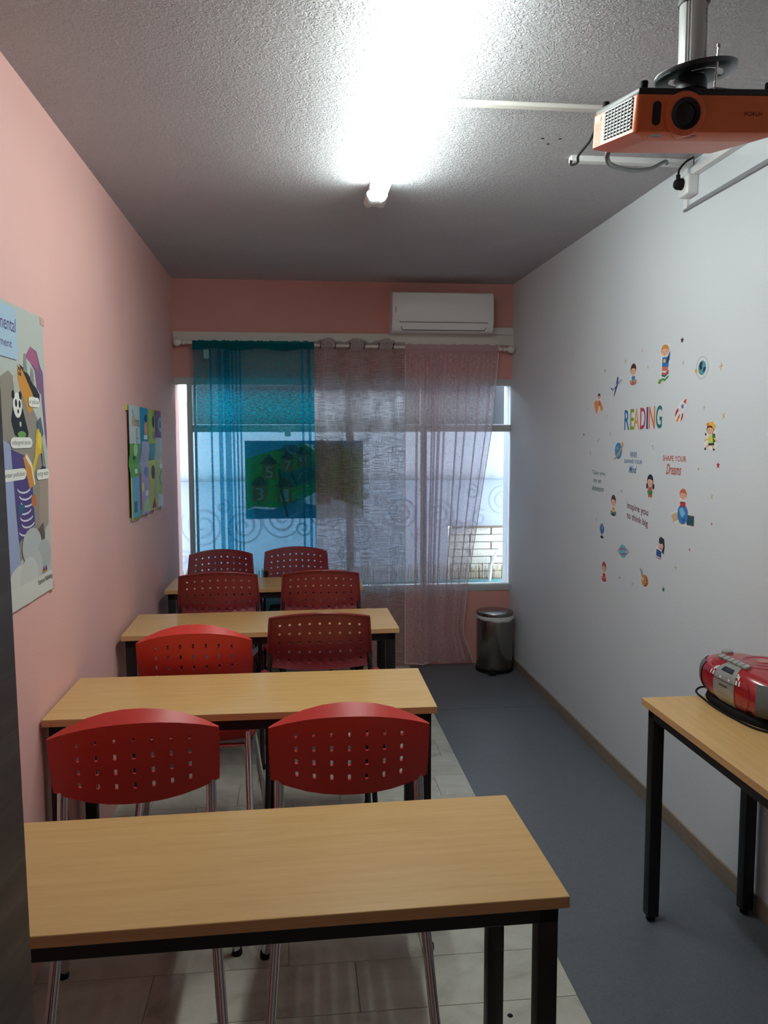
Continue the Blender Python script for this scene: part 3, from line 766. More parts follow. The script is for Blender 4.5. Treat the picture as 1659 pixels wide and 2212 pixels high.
pk = thing('curtain', 'sheer pale pink voile curtain at the right of the window', 'curtain', (0, YR, 0))
pf = [(0.815, 0.014), (0.868, 0.010), (0.922, 0.012), (0.940, 0.014), (0.972, 0.022), (1.01, 0.012), (1.10, 0.012), (1.165, 0.012), (1.245, 0.012), (1.325, 0.010)]
def pmap(x, t):
    k = (x - 0.735) / 0.635
    edge = 0.03 * min(1, t / 0.2) * 1.0 + 0.17 * max(0, t - 0.2) / 0.8 * 1.25 + 0.05 * max(0, 0.5 - abs(t - 0.75)) 
    if t > 0.9: edge -= 0.10 * (t - 0.9) / 0.1
    return x - edge * max(0, k) ** 1.6
wp = lambda x, t: (0.016 * math.sin(x * 34) + 0.008 * math.sin(x * 71 + t))
q, UV, P = curtain('cloth', 0.735, 1.37, 0.035, 2.155, pf, M_PINKV, wp, xmap=pmap, gather=0.004, yc=-0.018); PK = P
q.build('cloth', pk, smooth=70, uvs=UV, fixn=False)
q, UV, P = curtain('rod_pocket', 0.735, 1.37, 2.15, 2.212, [], M_PINKH, lambda x, t: 0, gather=0.0035, nrow=4, yc=-0.016)
q.build('rod_pocket', pk, smooth=70, uvs=UV, fixn=False)

for side, nm in ((0, 'hem'), (-1, 'hem')):
    MB().tube([Vector(rw[side]) + Vector((0, -0.002, 0)) for rw in PK], 0.0022, mat('pale_selvage', '#e6dde0', 0.8), 5, False).build(nm, pk)
MB().tube([Vector(pt) + Vector((0, -0.002, 0.002)) for pt in PK[-1]], 0.0024, mat('pale_selvage', '#e6dde0', 0.8), 5, False).build('hem', pk)

# ---------------------------------------------------------------- poster taped to the window
Print.backlit = True
wx0, wx1, wz0, wz1 = -0.338, 0.458, 1.044, 1.571
wp_ = Print(lambda a, b, d: (wx0 + (wx1 - wx0) * a / 1.34, YB - 0.014 - d, wz0 + (wz1 - wz0) * b / 0.87), 0.00005)
wp_.rect(0, 0, 1.34, 0.87, '#f2f4f4')
wp_.poly([(0, 0.87), (0, 0.66), (0.15, 0.72), (0.4, 0.78), (0.66, 0.84), (0.8, 0.82), (1.1, 0.82), (1.34, 0.74), (1.34, 0.87)], '#56aed2')
wp_.poly([(0, 0), (0, 0.10), (0.1, 0.12), (0.1, 0)], '#56aed2')
wp_.poly([(0, 0.10), (0.1, 0.14), (0.4, 0.12), (0.62, 0.2), (0.80, 0.30), (0.80, 0.75), (0.66, 0.84), (0.4, 0.78), (0.15, 0.72), (0, 0.66)], '#58a43c')
wp_.poly([(0.8, 0.3), (1.34, 0.1), (1.34, 0.74), (1.1, 0.82), (0.8, 0.82)], '#8aa040')
wp_.poly([(0.36, 0.50), (0.80, 0.60), (0.80, 0.42), (0.55, 0.36)], '#7f8da6')
wp_.poly([(0.36, 0.76), (0.6, 0.70), (0.62, 0.82), (0.46, 0.83)], '#7f8da6')
wp_.poly([(0.1, 0.0), (0.8, 0.0), (0.8, 0.14), (0.56, 0.20), (0.3, 0.10), (0.1, 0.12)], '#5f8fb8')
def house(cx, cz, s, num, c='#c9874e'):
    wp_.rect(cx - 0.08 * s, cz - 0.09 * s, cx + 0.08 * s, cz + 0.09 * s, c)
    wp_.poly([(cx - 0.11 * s, cz + 0.08 * s), (cx + 0.11 * s, cz + 0.08 * s), (cx, cz + 0.19 * s)], '#8a4b40')
    wp_.text(num, cx, cz - 0.01, 0.085 * s, 0.13 * s, '#eef6f6')
for a in ((0.27, 0.53, 1.0, '5'), (0.48, 0.60, 0.85, '7'), (0.65, 0.65, 0.85, '9'), (0.16, 0.29, 1.05, '3'), (0.44, 0.27, 1.05, '1'), (0.88, 0.50, 1.0, '6', '#8c7c60'), (1.04, 0.70, 0.9, '8', '#8c7c60'), (1.14, 0.46, 0.95, '4', '#8c7c60'), (0.88, 0.24, 1.0, '2', '#b0705a'), (0.86, 0.72, 0.9, '10', '#8c7c60')): house(*a)
for pts in ([(0.47, 0.79), (0.50, 0.74), (0.58, 0.72)], [(0.60, 0.44), (0.63, 0.5), (0.69, 0.53)], [(0.64, 0.4), (0.72, 0.36)], [(0.5, 0.02), (0.58, 0.06), (0.7, 0.09), (0.76, 0.11)], [(0.62, 0.80), (0.56, 0.84)]): wp_.line(pts, 0.012, '#e8f0f2')
wp_.line([(0.38, 0.56), (0.41, 0.3), (0.47, 0.02)], 0.03, '#5a5550'); wp_.line([(0.52, 0.52), (0.58, 0.36)], 0.03, '#33557a')
wp_.text('One two', 0.61, 0.33, 0.13, 0.045, '#e8a078')
wp_.rect(0.575, 0.08, 0.665, 0.27, '#9fd0cf'); wp_.arc(0.62, 0.16, 0.075, 0.06, 20, 160, 0.008, '#1f2d36'); wp_.rect(1.0, 0.2, 1.12, 0.42, '#a8655e')
tag(wp_.build('poster'), 'colourful number poster taped to the window behind teal and grey curtains', 'poster')
Print.backlit = False

# ---------------------------------------------------------------- projector on its ceiling mount
M_DISK = mat('dark_steel_disk', '#54595d', 0.3, 0.8)
M_POLE = mat('aluminium_pole', '#cfd2d2', 0.38, 0.35)
mt_ = thing('projector_mount', 'aluminium pole mount hanging from the ceiling above the orange projector', 'mount', (0.911, 1.85, 0))
MB().lathe([(0.075, 2.629), (0.075, 2.622), (0.04, 2.618)], (0, 0, 0), M_DARKG, 32).build('ceiling_plate', mt_)
MB().lathe([(0.036, 2.628), (0.036, 2.568), (0.033, 2.563), (0.031, 2.563)], (0, 0, 0), M_DARKG, 32).build('collar', mt_)
q = MB(); pr = []
nn = 64; vs = []
for z in (2.405, 2.60):
    for k in range(nn):
        a = 2 * PI * k / nn; g = min(abs((math.degrees(a) % 90) - 45 - g0) for g0 in (-6, 6)); rr = 0.0305 - (0.003 if g < 3 else 0)
        vs.append((rr * math.cos(a), rr * math.sin(a), z))
q.add(vs, [(k, (k + 1) % nn, nn + (k + 1) % nn, nn + k) for k in range(nn)], M_POLE)
pole = q.build('pole', mt_, smooth=25)
pp_ = Print(lambda a, b, d: (0.0308 * math.cos(a) , 0.0308 * math.sin(a), b))
pp_.arc(math.radians(-52), 2.54, 0.14, 0.0055, 30, 330, 0.0016, '#3a3a3c'); pp_.arc(math.radians(-52), 2.449, 0.14, 0.0055, 30, 330, 0.0016, '#3a3a3c')
pp_.rect(math.radians(-64), 2.524, math.radians(-44), 2.5252, '#6b6b6e'); pp_.rect(math.radians(-66), 2.519, math.radians(-44), 2.5204, '#6b6b6e')
pp_.build('print_mark', pole)
# tilted round plate with two curved slots
Rd = Matrix.Rotation(math.radians(3), 4, 'X') @ Matrix.Rotation(math.radians(-7), 4, 'Y')
q = MB(); q.T = Matrix.Translation((0.012, 0.005, 2.408)) @ Rd
nn = 48; rings = [0.0, 0.022, 0.048, 0.060, 0.078, 0.088, 0.092]; hh = [0, 0, 0.001, 0.001, 0.001, 0.003, 0.010]
V_ = []; F_ = []
for r, h in zip(rings, hh):
    for sd in (0, 1):
        for k in range(nn): V_.append((r * math.cos(2 * PI * k / nn), r * math.sin(2 * PI * k / nn), h + (0.0025 if sd else 0)))
def vi(i, sd, k): return (i * 2 + sd) * nn + k % nn
open_ = lambda i, k: i == 2 and (k % 24) not in (0, 1, 2, 3, 4, 5, 6)
for i in range(len(rings) - 1):
    for k in range(nn):
        if open_(i, k): 
            F_ += [(vi(i, 0, k), vi(i, 0, k + 1), vi(i, 1, k + 1), vi(i, 1, k)), (vi(i + 1, 0, k), vi(i + 1, 0, k + 1), vi(i + 1, 1, k + 1), vi(i + 1, 1, k))]
            continue
        for sd in (0, 1): F_.append((vi(i, sd, k), vi(i, sd, k + 1), vi(i + 1, sd, k + 1), vi(i + 1, sd, k)))
for k in range(nn): F_.append((vi(len(rings) - 1, 0, k), vi(len(rings) - 1, 0, k + 1), vi(len(rings) - 1, 1, k + 1), vi(len(rings) - 1, 1, k)))
q.add(V_, F_, M_DISK); q.build('round_plate', mt_, smooth=40)
q = MB(); q.lathe([(0.03, 2.405), (0.034, 2.395), (0.034, 2.375), (0.02, 2.365), (0.0, 2.365)], (0.0, 0, 0), M_DARKG, 24); q.build('swivel', mt_)

pj = bpy.data.objects.new('projector', None); COL.objects.link(pj)
tag(pj, 'orange projector hanging upside down under the ceiling at the right', 'projector')
pj.location = (0.7358, 1.75, 2.2424)
pj.rotation_euler = (math.radians(11.8), math.radians(-1.0), math.radians(-1.5))
PW, PD, PH = 0.33, 0.285, 0.076
q = MB()
# shell: rounded plan, chamfered underside
def plan(ins, z, r=0.014):
    pts = []
    for cx, cy, t0 in ((PW - r, r, -90), (PW - r, PD - r, 0), (r, PD - r, 90), (r, r, 180)):
        for k in range(6):
            t = math.radians(t0 + 18 * k); x, y = cx + r * math.cos(t), cy + r * math.sin(t)
            x = min(max(x, ins), PW - ins); y = min(max(y, ins), PD - ins); pts.append((x, y, z))
    return pts
rings_ = [plan(0.045, -0.010, 0.05), plan(0.040, -0.0098, 0.048), plan(0.004, 0.0, 0.018), plan(0.0, 0.003), plan(0.0, PH - 0.002), plan(0.002, PH)]
n_ = len(rings_[0]); V_ = [p for rg in rings_ for p in rg]
F_ = [(i * n_ + k, i * n_ + (k + 1) % n_, (i + 1) * n_ + (k + 1) % n_, (i + 1) * n_ + k) for i in range(len(rings_) - 1) for k in range(n_)]
F_ += [tuple(range(n_ - 1, -1, -1)), tuple((len(rings_) - 1) * n_ + k for k in range(n_))]
q.add(V_, F_, M_ORANGE)
q.lathe([(0.0315, -0.0005), (0.0315, -0.0058), (0.040, -0.0062), (0.044, -0.004), (0.0455, 0.001), (0.0455, 0.05), (0.040, 0.10)], (0.109, 0, 0.0385), M_ORANGE, 48, 'Y')
q.build('shell', pj, smooth=32)
q = MB(); q.lathe([(0.0, -0.0030), (0.014, -0.0026), (0.022, -0.0015), (0.0225, -0.0045), (0.0300, -0.0064), (0.0322, -0.0066), (0.0322, 0.0)], (0.109, 0, 0.0385), mat('black_lens', '#040405', 0.25), 40, 'Y'); q.build('lens', pj, smooth=60)
q = MB()
pts = []
for k in range(24):
    t = 2 * PI * k / 24; pts.append((0.046 + 0.0095 * math.cos(t), 0.039 + (0.0145 if math.sin(t) > 0 else -0.0145) + 0.0095 * math.sin(t)))
q.add([(x, -0.0006, z) for x, z in pts] + [(x, 0.002, z) for x, z in pts], [tuple(range(24))] + [(k, (k + 1) % 24, 24 + (k + 1) % 24, 24 + k) for k in range(24)], mat('sensor_window', '#0a0a0b', 0.3)); q.build('sensor_window', pj, smooth=30)
base = MB(); base.box(0.004, PW - 0.004, 0.004, PD - 0.004, PH, PH + 0.014, M_DARKG, 0.004); base.lathe([(0.0455, 0.001), (0.0455, 0.05)], (0.109, 0, 0.0445), M_DARKG, 48, 'Y', math.radians(62), math.radians(118))
base.build('base_plate', pj)
for x, y in ((0.02, 0.018), (PW - 0.03, 0.018), (0.02, PD - 0.03)):
    MB().lathe([(0.008, PH + 0.012), (0.0085, PH + 0.026), (0.007, PH + 0.029), (0, PH + 0.029)], (x, y, 0), M_RUBBER, 18).build('foot', pj)
g = MB(); g.box(-0.0012, 0.0015, 0.018, 0.195, 0.010, 0.070, M_DARKG); vent = g.build('side_vent', pj, smooth=0)
for k in range(9):
    z = 0.0115 + k * 0.0072; MB().box(-0.0035, -0.001, 0.019, 0.194, z, z + 0.0045, M_GREYP, 0.0005, 1).build('slat', vent)
for k in range(8):
    y = 0.036 + k * 0.0205; MB().box(-0.0042, -0.0008, y, y + 0.0025, 0.010, 0.070, M_DARKG).build('slat', vent)
for k in range(13):
    z = 0.006 + k * 0.0038; MB().box(-0.0008, 0.001, 0.222, 0.262, z, z + 0.0016, mat('vent_line', '#8c4426', 0.5)).build('vent_line', pj, smooth=0)
ps = Print(lambda a, b, d: (-0.0009 - d, a, b)); ps.rect(0.225, 0.058, 0.262, 0.069, '#e6e4de'); ps.rect(0.229, 0.063, 0.250, 0.0645, '#c98b70'); ps.rect(0.236, 0.060, 0.258, 0.0612, '#c98b70'); ps.build('side_label', pj)
ps = Print(lambda a, b, d: (a, b, 0.0005 - 0.0098 * max(0, (b - 0.004)) / 0.036 - 0.0004 - d)); ps.rect(0.040, 0.008, 0.066, 0.022, '#b9bdb8'); ps.rect(0.042, 0.014, 0.064, 0.0155, '#6d7270'); ps.rect(0.045, 0.018, 0.062, 0.0195, '#6d7270')
ps.poly([(0.085, 0.012), (0.15, 0.012), (0.135, 0.024), (0.10, 0.024)], '#b4532b')  # flat darker orange patch: shade of the recess under the lens, painted on
ps.build('label_and_recess_shade', pj)
ps = Print(lambda a, b, d: (a, b, -0.0104 - d)); ps.arc(0.115, 0.12, 0.010, 0.012, 0, 300, 0.0008, '#9c5236'); ps.arc(0.09, 0.12, 0.005, 0.008, 180, 360, 0.0008, '#9c5236'); ps.arc(0.14, 0.12, 0.005, 0.008, 180, 360, 0.0008, '#9c5236'); ps.build('keypad_lines', pj)
ps = Print(lambda a, b, d: (a, -0.0006 - d, b)); ps.text('HITACHI', 0.262, 0.040, -0.040, -0.0088, '#2b1511'); ps.build('lettering', pj)
# mount arms screwed on the projector's base, with the long adjusting bolt
M_ARM = mat('satin_steel_arm', '#9a9d9e', 0.35, 0.8)
for (x, y, a) in ((0.225, 0.07, 20), (0.10, 0.20, 200), (0.07, 0.11, 150)):
    q = MB(); q.T = Matrix.Translation((x, y, PH + 0.014)) @ Matrix.Rotation(math.radians(a), 4, 'Z')
    q.box(-0.038, 0.038, -0.011, 0.011, 0.0, 0.012, M_ARM, 0.0045, 3); q.build('mount_arm', pj)
q = MB(); q.tube([(0.198, 0.062, PH + 0.02), (0.196, 0.058, PH + 0.105)], 0.0028, M_CHROME, 10); q.lathe([(0, PH + 0.104), (0.0055, PH + 0.105), (0.0055, PH + 0.111), (0, PH + 0.113)], (0.196, 0.058, 0), M_CHROME, 14); q.build('bolt', pj)

# ---------------------------------------------------------------- cable ducts, socket, cables
tag(MB().box(0.385, 1.50, 2.574, 2.602, ZC - 0.013, ZC + 0.002, M_WHITEPAINT, 0.002).build('cable_duct'), 'thin white cable duct from the ceiling light to the right wall', 'cable duct')
tag(MB().box(1.032, 1.505, 3.022, 3.058, ZC - 0.020, ZC + 0.002, M_WHITEP, 0.002).build('cable_duct'), 'short white ceiling duct behind the orange projector, ending above the socket', 'cable duct')
tag(MB().box(1.484, 1.516, 0.9, 2.985, 2.565, 2.590, M_WHITEP, 0.002).build('cable_duct'), 'white duct running high along the right wall from the socket', 'cable duct')
tag(MB().box(1.503, 1.5185, 0.9, 3.09, 2.456, 2.470, mat('grey_rail', '#8a8e91', 0.4), 0.001).build('cable_duct'), 'thin grey duct on the right wall, lowest of the ducts', 'cable duct')
tag(MB().box(1.500, 1.515, 3.055, 3.083, 2.462, ZC - 0.019, M_WHITEP, 0.001).build('cable_duct'), 'short upright white duct running down the wall behind the socket', 'cable duct')
so = thing('wall_socket', 'white surface-mounted wall socket high on the right wall', 'socket', (1.5135, 3.03, 2.535))
MB().box(-0.044, 0.0015, -0.039, 0.039, -0.038, 0.038, M_WHITEP, 0.009, 3).build('housing', so)
MB().lathe([(0.027, -0.046), (0.028, -0.043), (0.024, -0.043), (0.022, -0.037)], (0, 0, 0), M_WHITEP, 28, 'X').build('socket_ring', so)
pg = thing('power_plug', 'black power plug with its cord in the high wall socket', 'plug', (1.470, 3.03, 2.541))
q = MB(); q.lathe([(0.020, 0.004), (0.0215, -0.004), (0.020, -0.024), (0.014, -0.032), (0, -0.033)], (0, 0, 0), M_RUBBER, 24, 'X'); q.tube([(-0.018, 0, 0.01), (-0.019, 0, 0.034)], 0.008, M_RUBBER, 12); q.build('plug_body', pg)
MB().tube(smoothpath([(-0.019, 0, 0.034), (-0.016, -0.005, 0.055), (-0.002, -0.03, 0.075), (0.016, -0.052, 0.083)]), 0.004, M_RUBBER, 10).build('cord', pg)
tag(MB().tube(smoothpath([(0.752, 2.03, 2.352), (0.80, 2.2, 2.385), (0.875, 2.5, 2.45), (0.925, 2.65, 2.48), (1.0, 2.93, 2.565), (1.032, 3.03, 2.612)]), 0.004, M_RUBBER, 10).build('power_cable'), 'black cable from the projector up to the ceiling duct', 'cable')
tag(MB().tube(smoothpath([(0.80, 2.045, 2.322), (0.802, 2.075, 2.302), (0.885, 2.25, 2.34), (1.046, 2.5, 2.412), (1.195, 2.7, 2.485), (1.36, 2.95, 2.595), (1.40, 3.02, 2.612)]), 0.0065, mat('grey_cable', '#5d6062', 0.5), 12).build('video_cable'), 'thick grey cable hanging in a loop below the projector', 'cable')
for (x, y, wh) in ((0.8737, 2.8707, 'leftmost'), (0.9365, 2.8687, 'rightmost'), (0.9097, 2.9212, 'farthest')):
    h = MB().lathe([(0.0, -0.0006), (0.0055, -0.0006), (0.0055, 0.0005)], (x, y, ZC), M_RUBBER, 10).build('screw_hole'); tag(h, wh + ' of the three small dark screw holes in the ceiling', 'hole', 'screw holes in the ceiling')
tag(MB().lathe([(0.0, 0.0015), (0.007, 0.0015), (0.008, 0.0)], (0.57, 2.052, 0), M_RUBBER, 16).build('floor_plug'), 'small round black plug in the tiles beside the front desk leg', 'plug')

# ---------------------------------------------------------------- red radio on the wall desk
M_RRED = mat('glossy_red_plastic', '#9c1f26', 0.22, spec=0.6, coat=0.4)
M_SILV = mat('silver_plastic', '#a9aaa6', 0.32, 0.45)
M_MESH = mat('grey_speaker_mesh', '#6a6d6b', 0.5, 0.4)
N, L, B = nodes(M_MESH)
vv = tex_coords(M_MESH, (420, 420, 420)); vo = N.new('ShaderNodeTexVoronoi'); L.new(vv, vo.inputs['Vector']); bump(M_MESH, vo.outputs['Distance'], 0.0006)
ra = thing('portable_radio', 'red and silver portable radio cassette player on the wall desk', 'radio', (1.398, 2.305, 0.743), math.radians(4))
RA, RB, RC_ = 0.105, 0.21, 0.073; ZR = 0.083
def sp_(v, e): return math.copysign(abs(v) ** e, v)
def rs(lon, lat, s=1.0):
    a, b_ = math.radians(lon), math.radians(lat); c = sp_(math.cos(b_), 0.62)
    return (RA * s * c * sp_(math.cos(a), 0.72), RB * s * c * sp_(math.sin(a), 0.72), ZR + RC_ * s * sp_(math.sin(b_), 0.80))
def patch(mb, lo0, lo1, la0, la1, s, mt, nl=16, nb=12):
    mb.grid([[rs(lo0 + (lo1 - lo0) * j / nl, la0 + (la1 - la0) * i / nb, s) for j in range(nl + 1)] for i in range(nb + 1)], mt)
q = MB(); patch(q, 0, 360, -89.5, 89.5, 1.0, M_RRED, 96, 40); q.build('body', ra, smooth=70)
# front faces -X: longitude 180; far end (+Y) is longitude 90
q = MB(); patch(q, 171.5, 188.5, -52, 60, 1.012, M_SILV, 16, 30); pn = q.build('front_panel', ra, smooth=70)
ps = Print(lambda a, b, d: tuple(Vector(rs(a, b, 1.016)) + Vector((-d, 0, 0))), 0.0002)
ps.rectg(184, 33, 176, 47, '#10131c'); ps.rectg(182, 37, 178, 43, '#232b45')
for lo in (183, 178): ps.ell(lo, 17, 0.7, 2.6, '#eeeeea', 10)
ps.rectg(188.4, 10.5, 171.6, 11.7, '#3b3b3a'); ps.rectg(182.5, 1, 178, 3.2, '#3f3f3f'); ps.rectg(184, -9, 176.5, -10, '#8d8c86'); ps.rectg(184, -13, 176.5, -14, '#8d8c86')
ps.build('display_print', pn)
for s_, nm in ((1, 1), (-1, 1)):
    ps = Print(lambda a, b, d: tuple(Vector(rs(180 - s_ * a, b, 1.010)) + Vector((-d, 0, 0))), 0.0002)
    for (a0, a1, b0, b1) in ((9, 10.6, 30, 42), (10.9, 12.6, 26, 38), (9.2, 11.2, 14, 24), (12.9, 14.6, 14, 25)): ps.rectg(a0, b0, a1, b1, '#d9d6d0')
    ps.arc(180 * 0 + 20, 0, 6, 30, -80, 80, 0.5, '#5a0f14'); ps.rectg(9, 10.5, 26, 11.6, '#5a0f14')
    ps.build('tuning_marks', ra)
    q = MB(); a0, a1 = (146, 104) if s_ > 0 else (214, 256)
    patch(q, a0, a1, -38, 34, 1.02, M_MESH, 14, 14); q.build('speaker_grille', ra, smooth=70)
    q = MB(); a0, a1 = (158, 150) if s_ > 0 else (202, 210)
    patch(q, a0, a1, -46, -30, 1.008, M_RUBBER, 4, 4); q.build('bass_port', ra, smooth=70)
q = MB(); q.lathe([(0.0, 0.0), (0.018, 0.0), (0.019, 0.004), (0.017, 0.017), (0.014, 0.019), (0, 0.019)], (-0.012, 0.125, 0.142), M_SILV, 28); q.build('volume_knob', ra)
for k in range(6):
    p = Vector(rs(180, 66, 1.0)); y = 0.078 - k * 0.0245
    bx = MB(); bx.T = Matrix.Translation((p.x - 0.0, y, p.z + 0.003)) @ Matrix.Rotation(math.radians(-16), 4, 'Y'); bx.box(-0.010, 0.010, -0.0105, 0.0105, -0.004, 0.0055, M_SILV, 0.0015); bx.build('button', ra)
q = MB(); q.lathe([(0.080, -0.002), (0.079, 0.0015), (0.060, 0.0035), (0.059, 0.002), (0.04, 0.003), (0.0, 0.004)], (0.022, -0.01, 0.1545), M_RRED, 48); cd = q.build('disc_lid', ra, smooth=60)
MB().lathe([(0.022, 0.0), (0.021, 0.003), (0.0, 0.0035)], (0.022, -0.01, 0.158), mat('pale_red_window', '#b0706c', 0.2), 30).build('lid_window', cd)
q = MB(); q.lathe([(0.012, 0), (0.013, 0.008), (0.009, 0.010), (0, 0.010)], (-0.035, -0.135, 0.140), M_RUBBER, 20); q.build('tuning_knob', ra)
q = MB(); q.grid([[(0.092 * s * sp_(math.cos(a), 0.8), 0.19 * s * sp_(math.sin(a), 0.8), z) for a in [2 * PI * k / 48 for k in range(49)]] for s, z in ((0.9, 0.0), (1.0, 0.0), (1.02, 0.006), (0.98, 0.022), (0.9, 0.03))], M_RUBBER); q.build('base', ra, smooth=60)
MB().tube(smoothpath([(0.0, 0.195, 0.01), (-0.045, 0.208, 0.016), (-0.078, 0.190, 0.008), (-0.088, 0.13, 0.004), (-0.101, 0.05, 0.004), (-0.104, -0.05, 0.004), (-0.092, -0.15, 0.004), (-0.04, -0.22, 0.004)]), 0.0032, M_RUBBER, 8).build('power_cord', ra)

tag(MB().box(-0.165, -0.045, 4.70, 4.85, 0.452, 0.60, M_NAVYFAB, 0.02, 3).build('storage_pouch'), 'dark navy padded bag lying on the chair under the farthest desk', 'bag')

BOLD = 0.013
# ---------------------------------------------------------------- stickers on the right wall
SKIN, SKIN2, HAIR, DK = '#e8b79a', '#b8775c', '#4a2a26', '#20242e'
def sticker(name, label, y, z, wy, hz, draw, group=None, cat='wall sticker'):
    """a thin vinyl sticker centred at (y, z) on the wall; artwork runs 0..1 left to right (towards the camera) and 0..1 upwards"""
    fn = lambda a, b, d: (XRw(y - (a - 0.5) * wy) - 0.0004 - d, y - (a - 0.5) * wy, z + (b - 0.5) * hz)
    p = Print(fn, 0.00005); draw(p); o = p.build(name); tag(o, label, cat, group or 'reading stickers on the white wall'); return o
def face(p, cx, cy, rx, ry, hair, glasses=False, skin=SKIN):
    p.ell(cx, cy + ry * 0.15, rx * 1.12, ry * 1.12, hair); p.ell(cx, cy - ry * 0.12, rx * 0.92, ry * 0.86, skin)
    p.poly([(cx - rx * 1.0, cy + ry * 0.25), (cx - rx * 0.2, cy + ry * 0.45), (cx + rx * 0.9, cy + ry * 0.2), (cx + rx * 0.7, cy + ry * 1.0), (cx, cy + ry * 1.2), (cx - rx * 0.7, cy + ry * 1.0)], hair)
    for s_ in (-1, 1): p.ell(cx + s_ * rx * 0.38, cy - ry * 0.12, rx * 0.10, ry * 0.10, DK, 8)
    p.arc(cx, cy - ry * 0.42, rx * 0.22, ry * 0.12, 180, 360, ry * 0.07, '#a5483f', 8)
def halo(p, pts): p.poly(pts, '#e8eaea')
def d_reader(hair, cloth, book, glasses=False, skin=SKIN):
    def d(p):
        halo(p, [(0.2, 0.0), (0.8, 0.0), (1.0, 0.28), (0.78, 0.42), (0.9, 0.62), (0.86, 0.88), (0.55, 1.0), (0.18, 0.92), (0.06, 0.68), (0.22, 0.42), (0.0, 0.28)])
        p.poly([(0.22, 0.05), (0.78, 0.05), (0.72, 0.45), (0.28, 0.45)], cloth); face(p, 0.48, 0.70, 0.34, 0.24, hair, glasses, skin)
        p.poly([(0.06, 0.30), (0.5, 0.22), (0.5, 0.04), (0.10, 0.12)], book); p.poly([(0.94, 0.30), (0.5, 0.22), (0.5, 0.04), (0.90, 0.12)], book)
        p.line([(0.08, 0.31), (0.5, 0.235), (0.92, 0.31)], 0.018, '#f1ece0'); p.ell(0.25, 0.2, 0.06, 0.04, skin); p.ell(0.75, 0.2, 0.06, 0.04, skin)
    return d
def d_orange(p):
    halo(p, [(0.0, 0.62), (0.25, 0.66), (0.36, 0.9), (0.48, 1.0), (0.7, 0.92), (0.72, 0.7), (1.0, 0.3), (0.82, 0.16), (0.66, 0.22), (0.52, 0.34), (0.28, 0.0)])
    p.poly([(0.03, 0.60), (0.30, 0.72), (0.52, 0.62), (0.50, 0.34), (0.28, 0.04)], '#e0914e'); p.poly([(0.52, 0.62), (0.72, 0.60), (0.96, 0.30), (0.82, 0.18), (0.66, 0.24)], '#e09a58')
    p.line([(0.30, 0.04), (0.52, 0.34)], 0.03, '#f2e6d0'); p.line([(0.66, 0.22), (0.84, 0.16)], 0.03, '#f2e6d0')
    p.poly([(0.44, 0.70), (0.66, 0.68), (0.72, 0.46), (0.5, 0.40)], '#d98a97'); p.line([(0.55, 0.64), (0.62, 0.46)], 0.05, '#33304a'); face(p, 0.52, 0.85, 0.12, 0.13, '#3a2528')
def d_plane(p):
    halo(p, [(0, 0.4), (0.15, 0.42), (0.5, 0.62), (0.58, 1.0), (0.72, 0.95), (0.75, 0.78), (1.0, 0.92), (0.98, 0.74), (0.72, 0.55), (0.36, 0.0), (0.24, 0.04), (0.36, 0.4), (0.16, 0.2)])
    p.poly([(0.08, 0.36), (0.9, 0.92), (0.98, 0.9), (0.94, 0.78), (0.2, 0.24)], '#dfe3ec'); p.line([(0.14, 0.28), (0.94, 0.8)], 0.05, '#46528e')
    p.poly([(0.46, 0.56), (0.58, 0.98), (0.68, 0.94), (0.66, 0.66)], '#33407a'); p.poly([(0.44, 0.5), (0.28, 0.02), (0.36, 0.04), (0.66, 0.6)], '#33407a'); p.poly([(0.1, 0.34), (0.02, 0.46), (0.1, 0.46), (0.24, 0.4)], '#33407a')
    for k in range(5): p.ell(0.35 + k * 0.11, 0.50 + k * 0.078, 0.018, 0.026, '#5a6cb0', 8)
def d_stack(p):
    halo(p, [(0, 0.04), (0.1, 0.0), (0.5, 0.1), (0.85, 0.16), (0.95, 0.6), (0.85, 0.98), (0.5, 1.0), (0.2, 0.88), (0.25, 0.65), (0.25, 0.2)])
    for i, (c, y) in enumerate((('#2e8a5a', 0.12), ('#e3e7e2', 0.17), ('#3a6d58', 0.21), ('#c85c5c', 0.26))): p.poly([(0.32, y), (0.6, y - 0.04), (0.9, y + 0.05), (0.86, y + 0.09), (0.6, y + 0.02), (0.34, y + 0.05)], c)
    p.poly([(0.02, 0.04), (0.2, 0.0), (0.42, 0.1), (0.42, 0.15), (0.16, 0.14)], '#6f9c3c'); p.line([(0.04, 0.03), (0.2, 0.0), (0.40, 0.09)], 0.02, '#f0efe6')
    p.poly([(0.34, 0.34), (0.8, 0.32), (0.84, 0.42), (0.36, 0.46)], '#c9705e'); p.poly([(0.34, 0.44), (0.86, 0.42), (0.86, 0.66), (0.36, 0.68)], '#2f74b8'); p.rect(0.44, 0.54, 0.62, 0.62, '#e8bf55')
    face(p, 0.55, 0.82, 0.28, 0.13, '#d2914a'); p.poly([(0.68, 0.6), (0.95, 0.8), (0.92, 0.58), (0.72, 0.48)], '#2a4a86')
def d_orbit(p):
    p.arc(0.55, 0.5, 0.42, 0.47, 0, 360, 0.02, '#8a97a0', 32); p.ell(0.55, 0.5, 0.30, 0.34, '#e8ecea'); p.ell(0.55, 0.5, 0.28, 0.32, '#5d97a0')
    p.poly([(0.34, 0.6), (0.45, 0.76), (0.6, 0.72), (0.52, 0.58), (0.56, 0.46), (0.42, 0.4)], '#1d2c48'); p.poly([(0.6, 0.3), (0.74, 0.34), (0.8, 0.52), (0.66, 0.5)], '#1d2c48'); p.ell(0.12, 0.4, 0.085, 0.10, '#dcae4e')
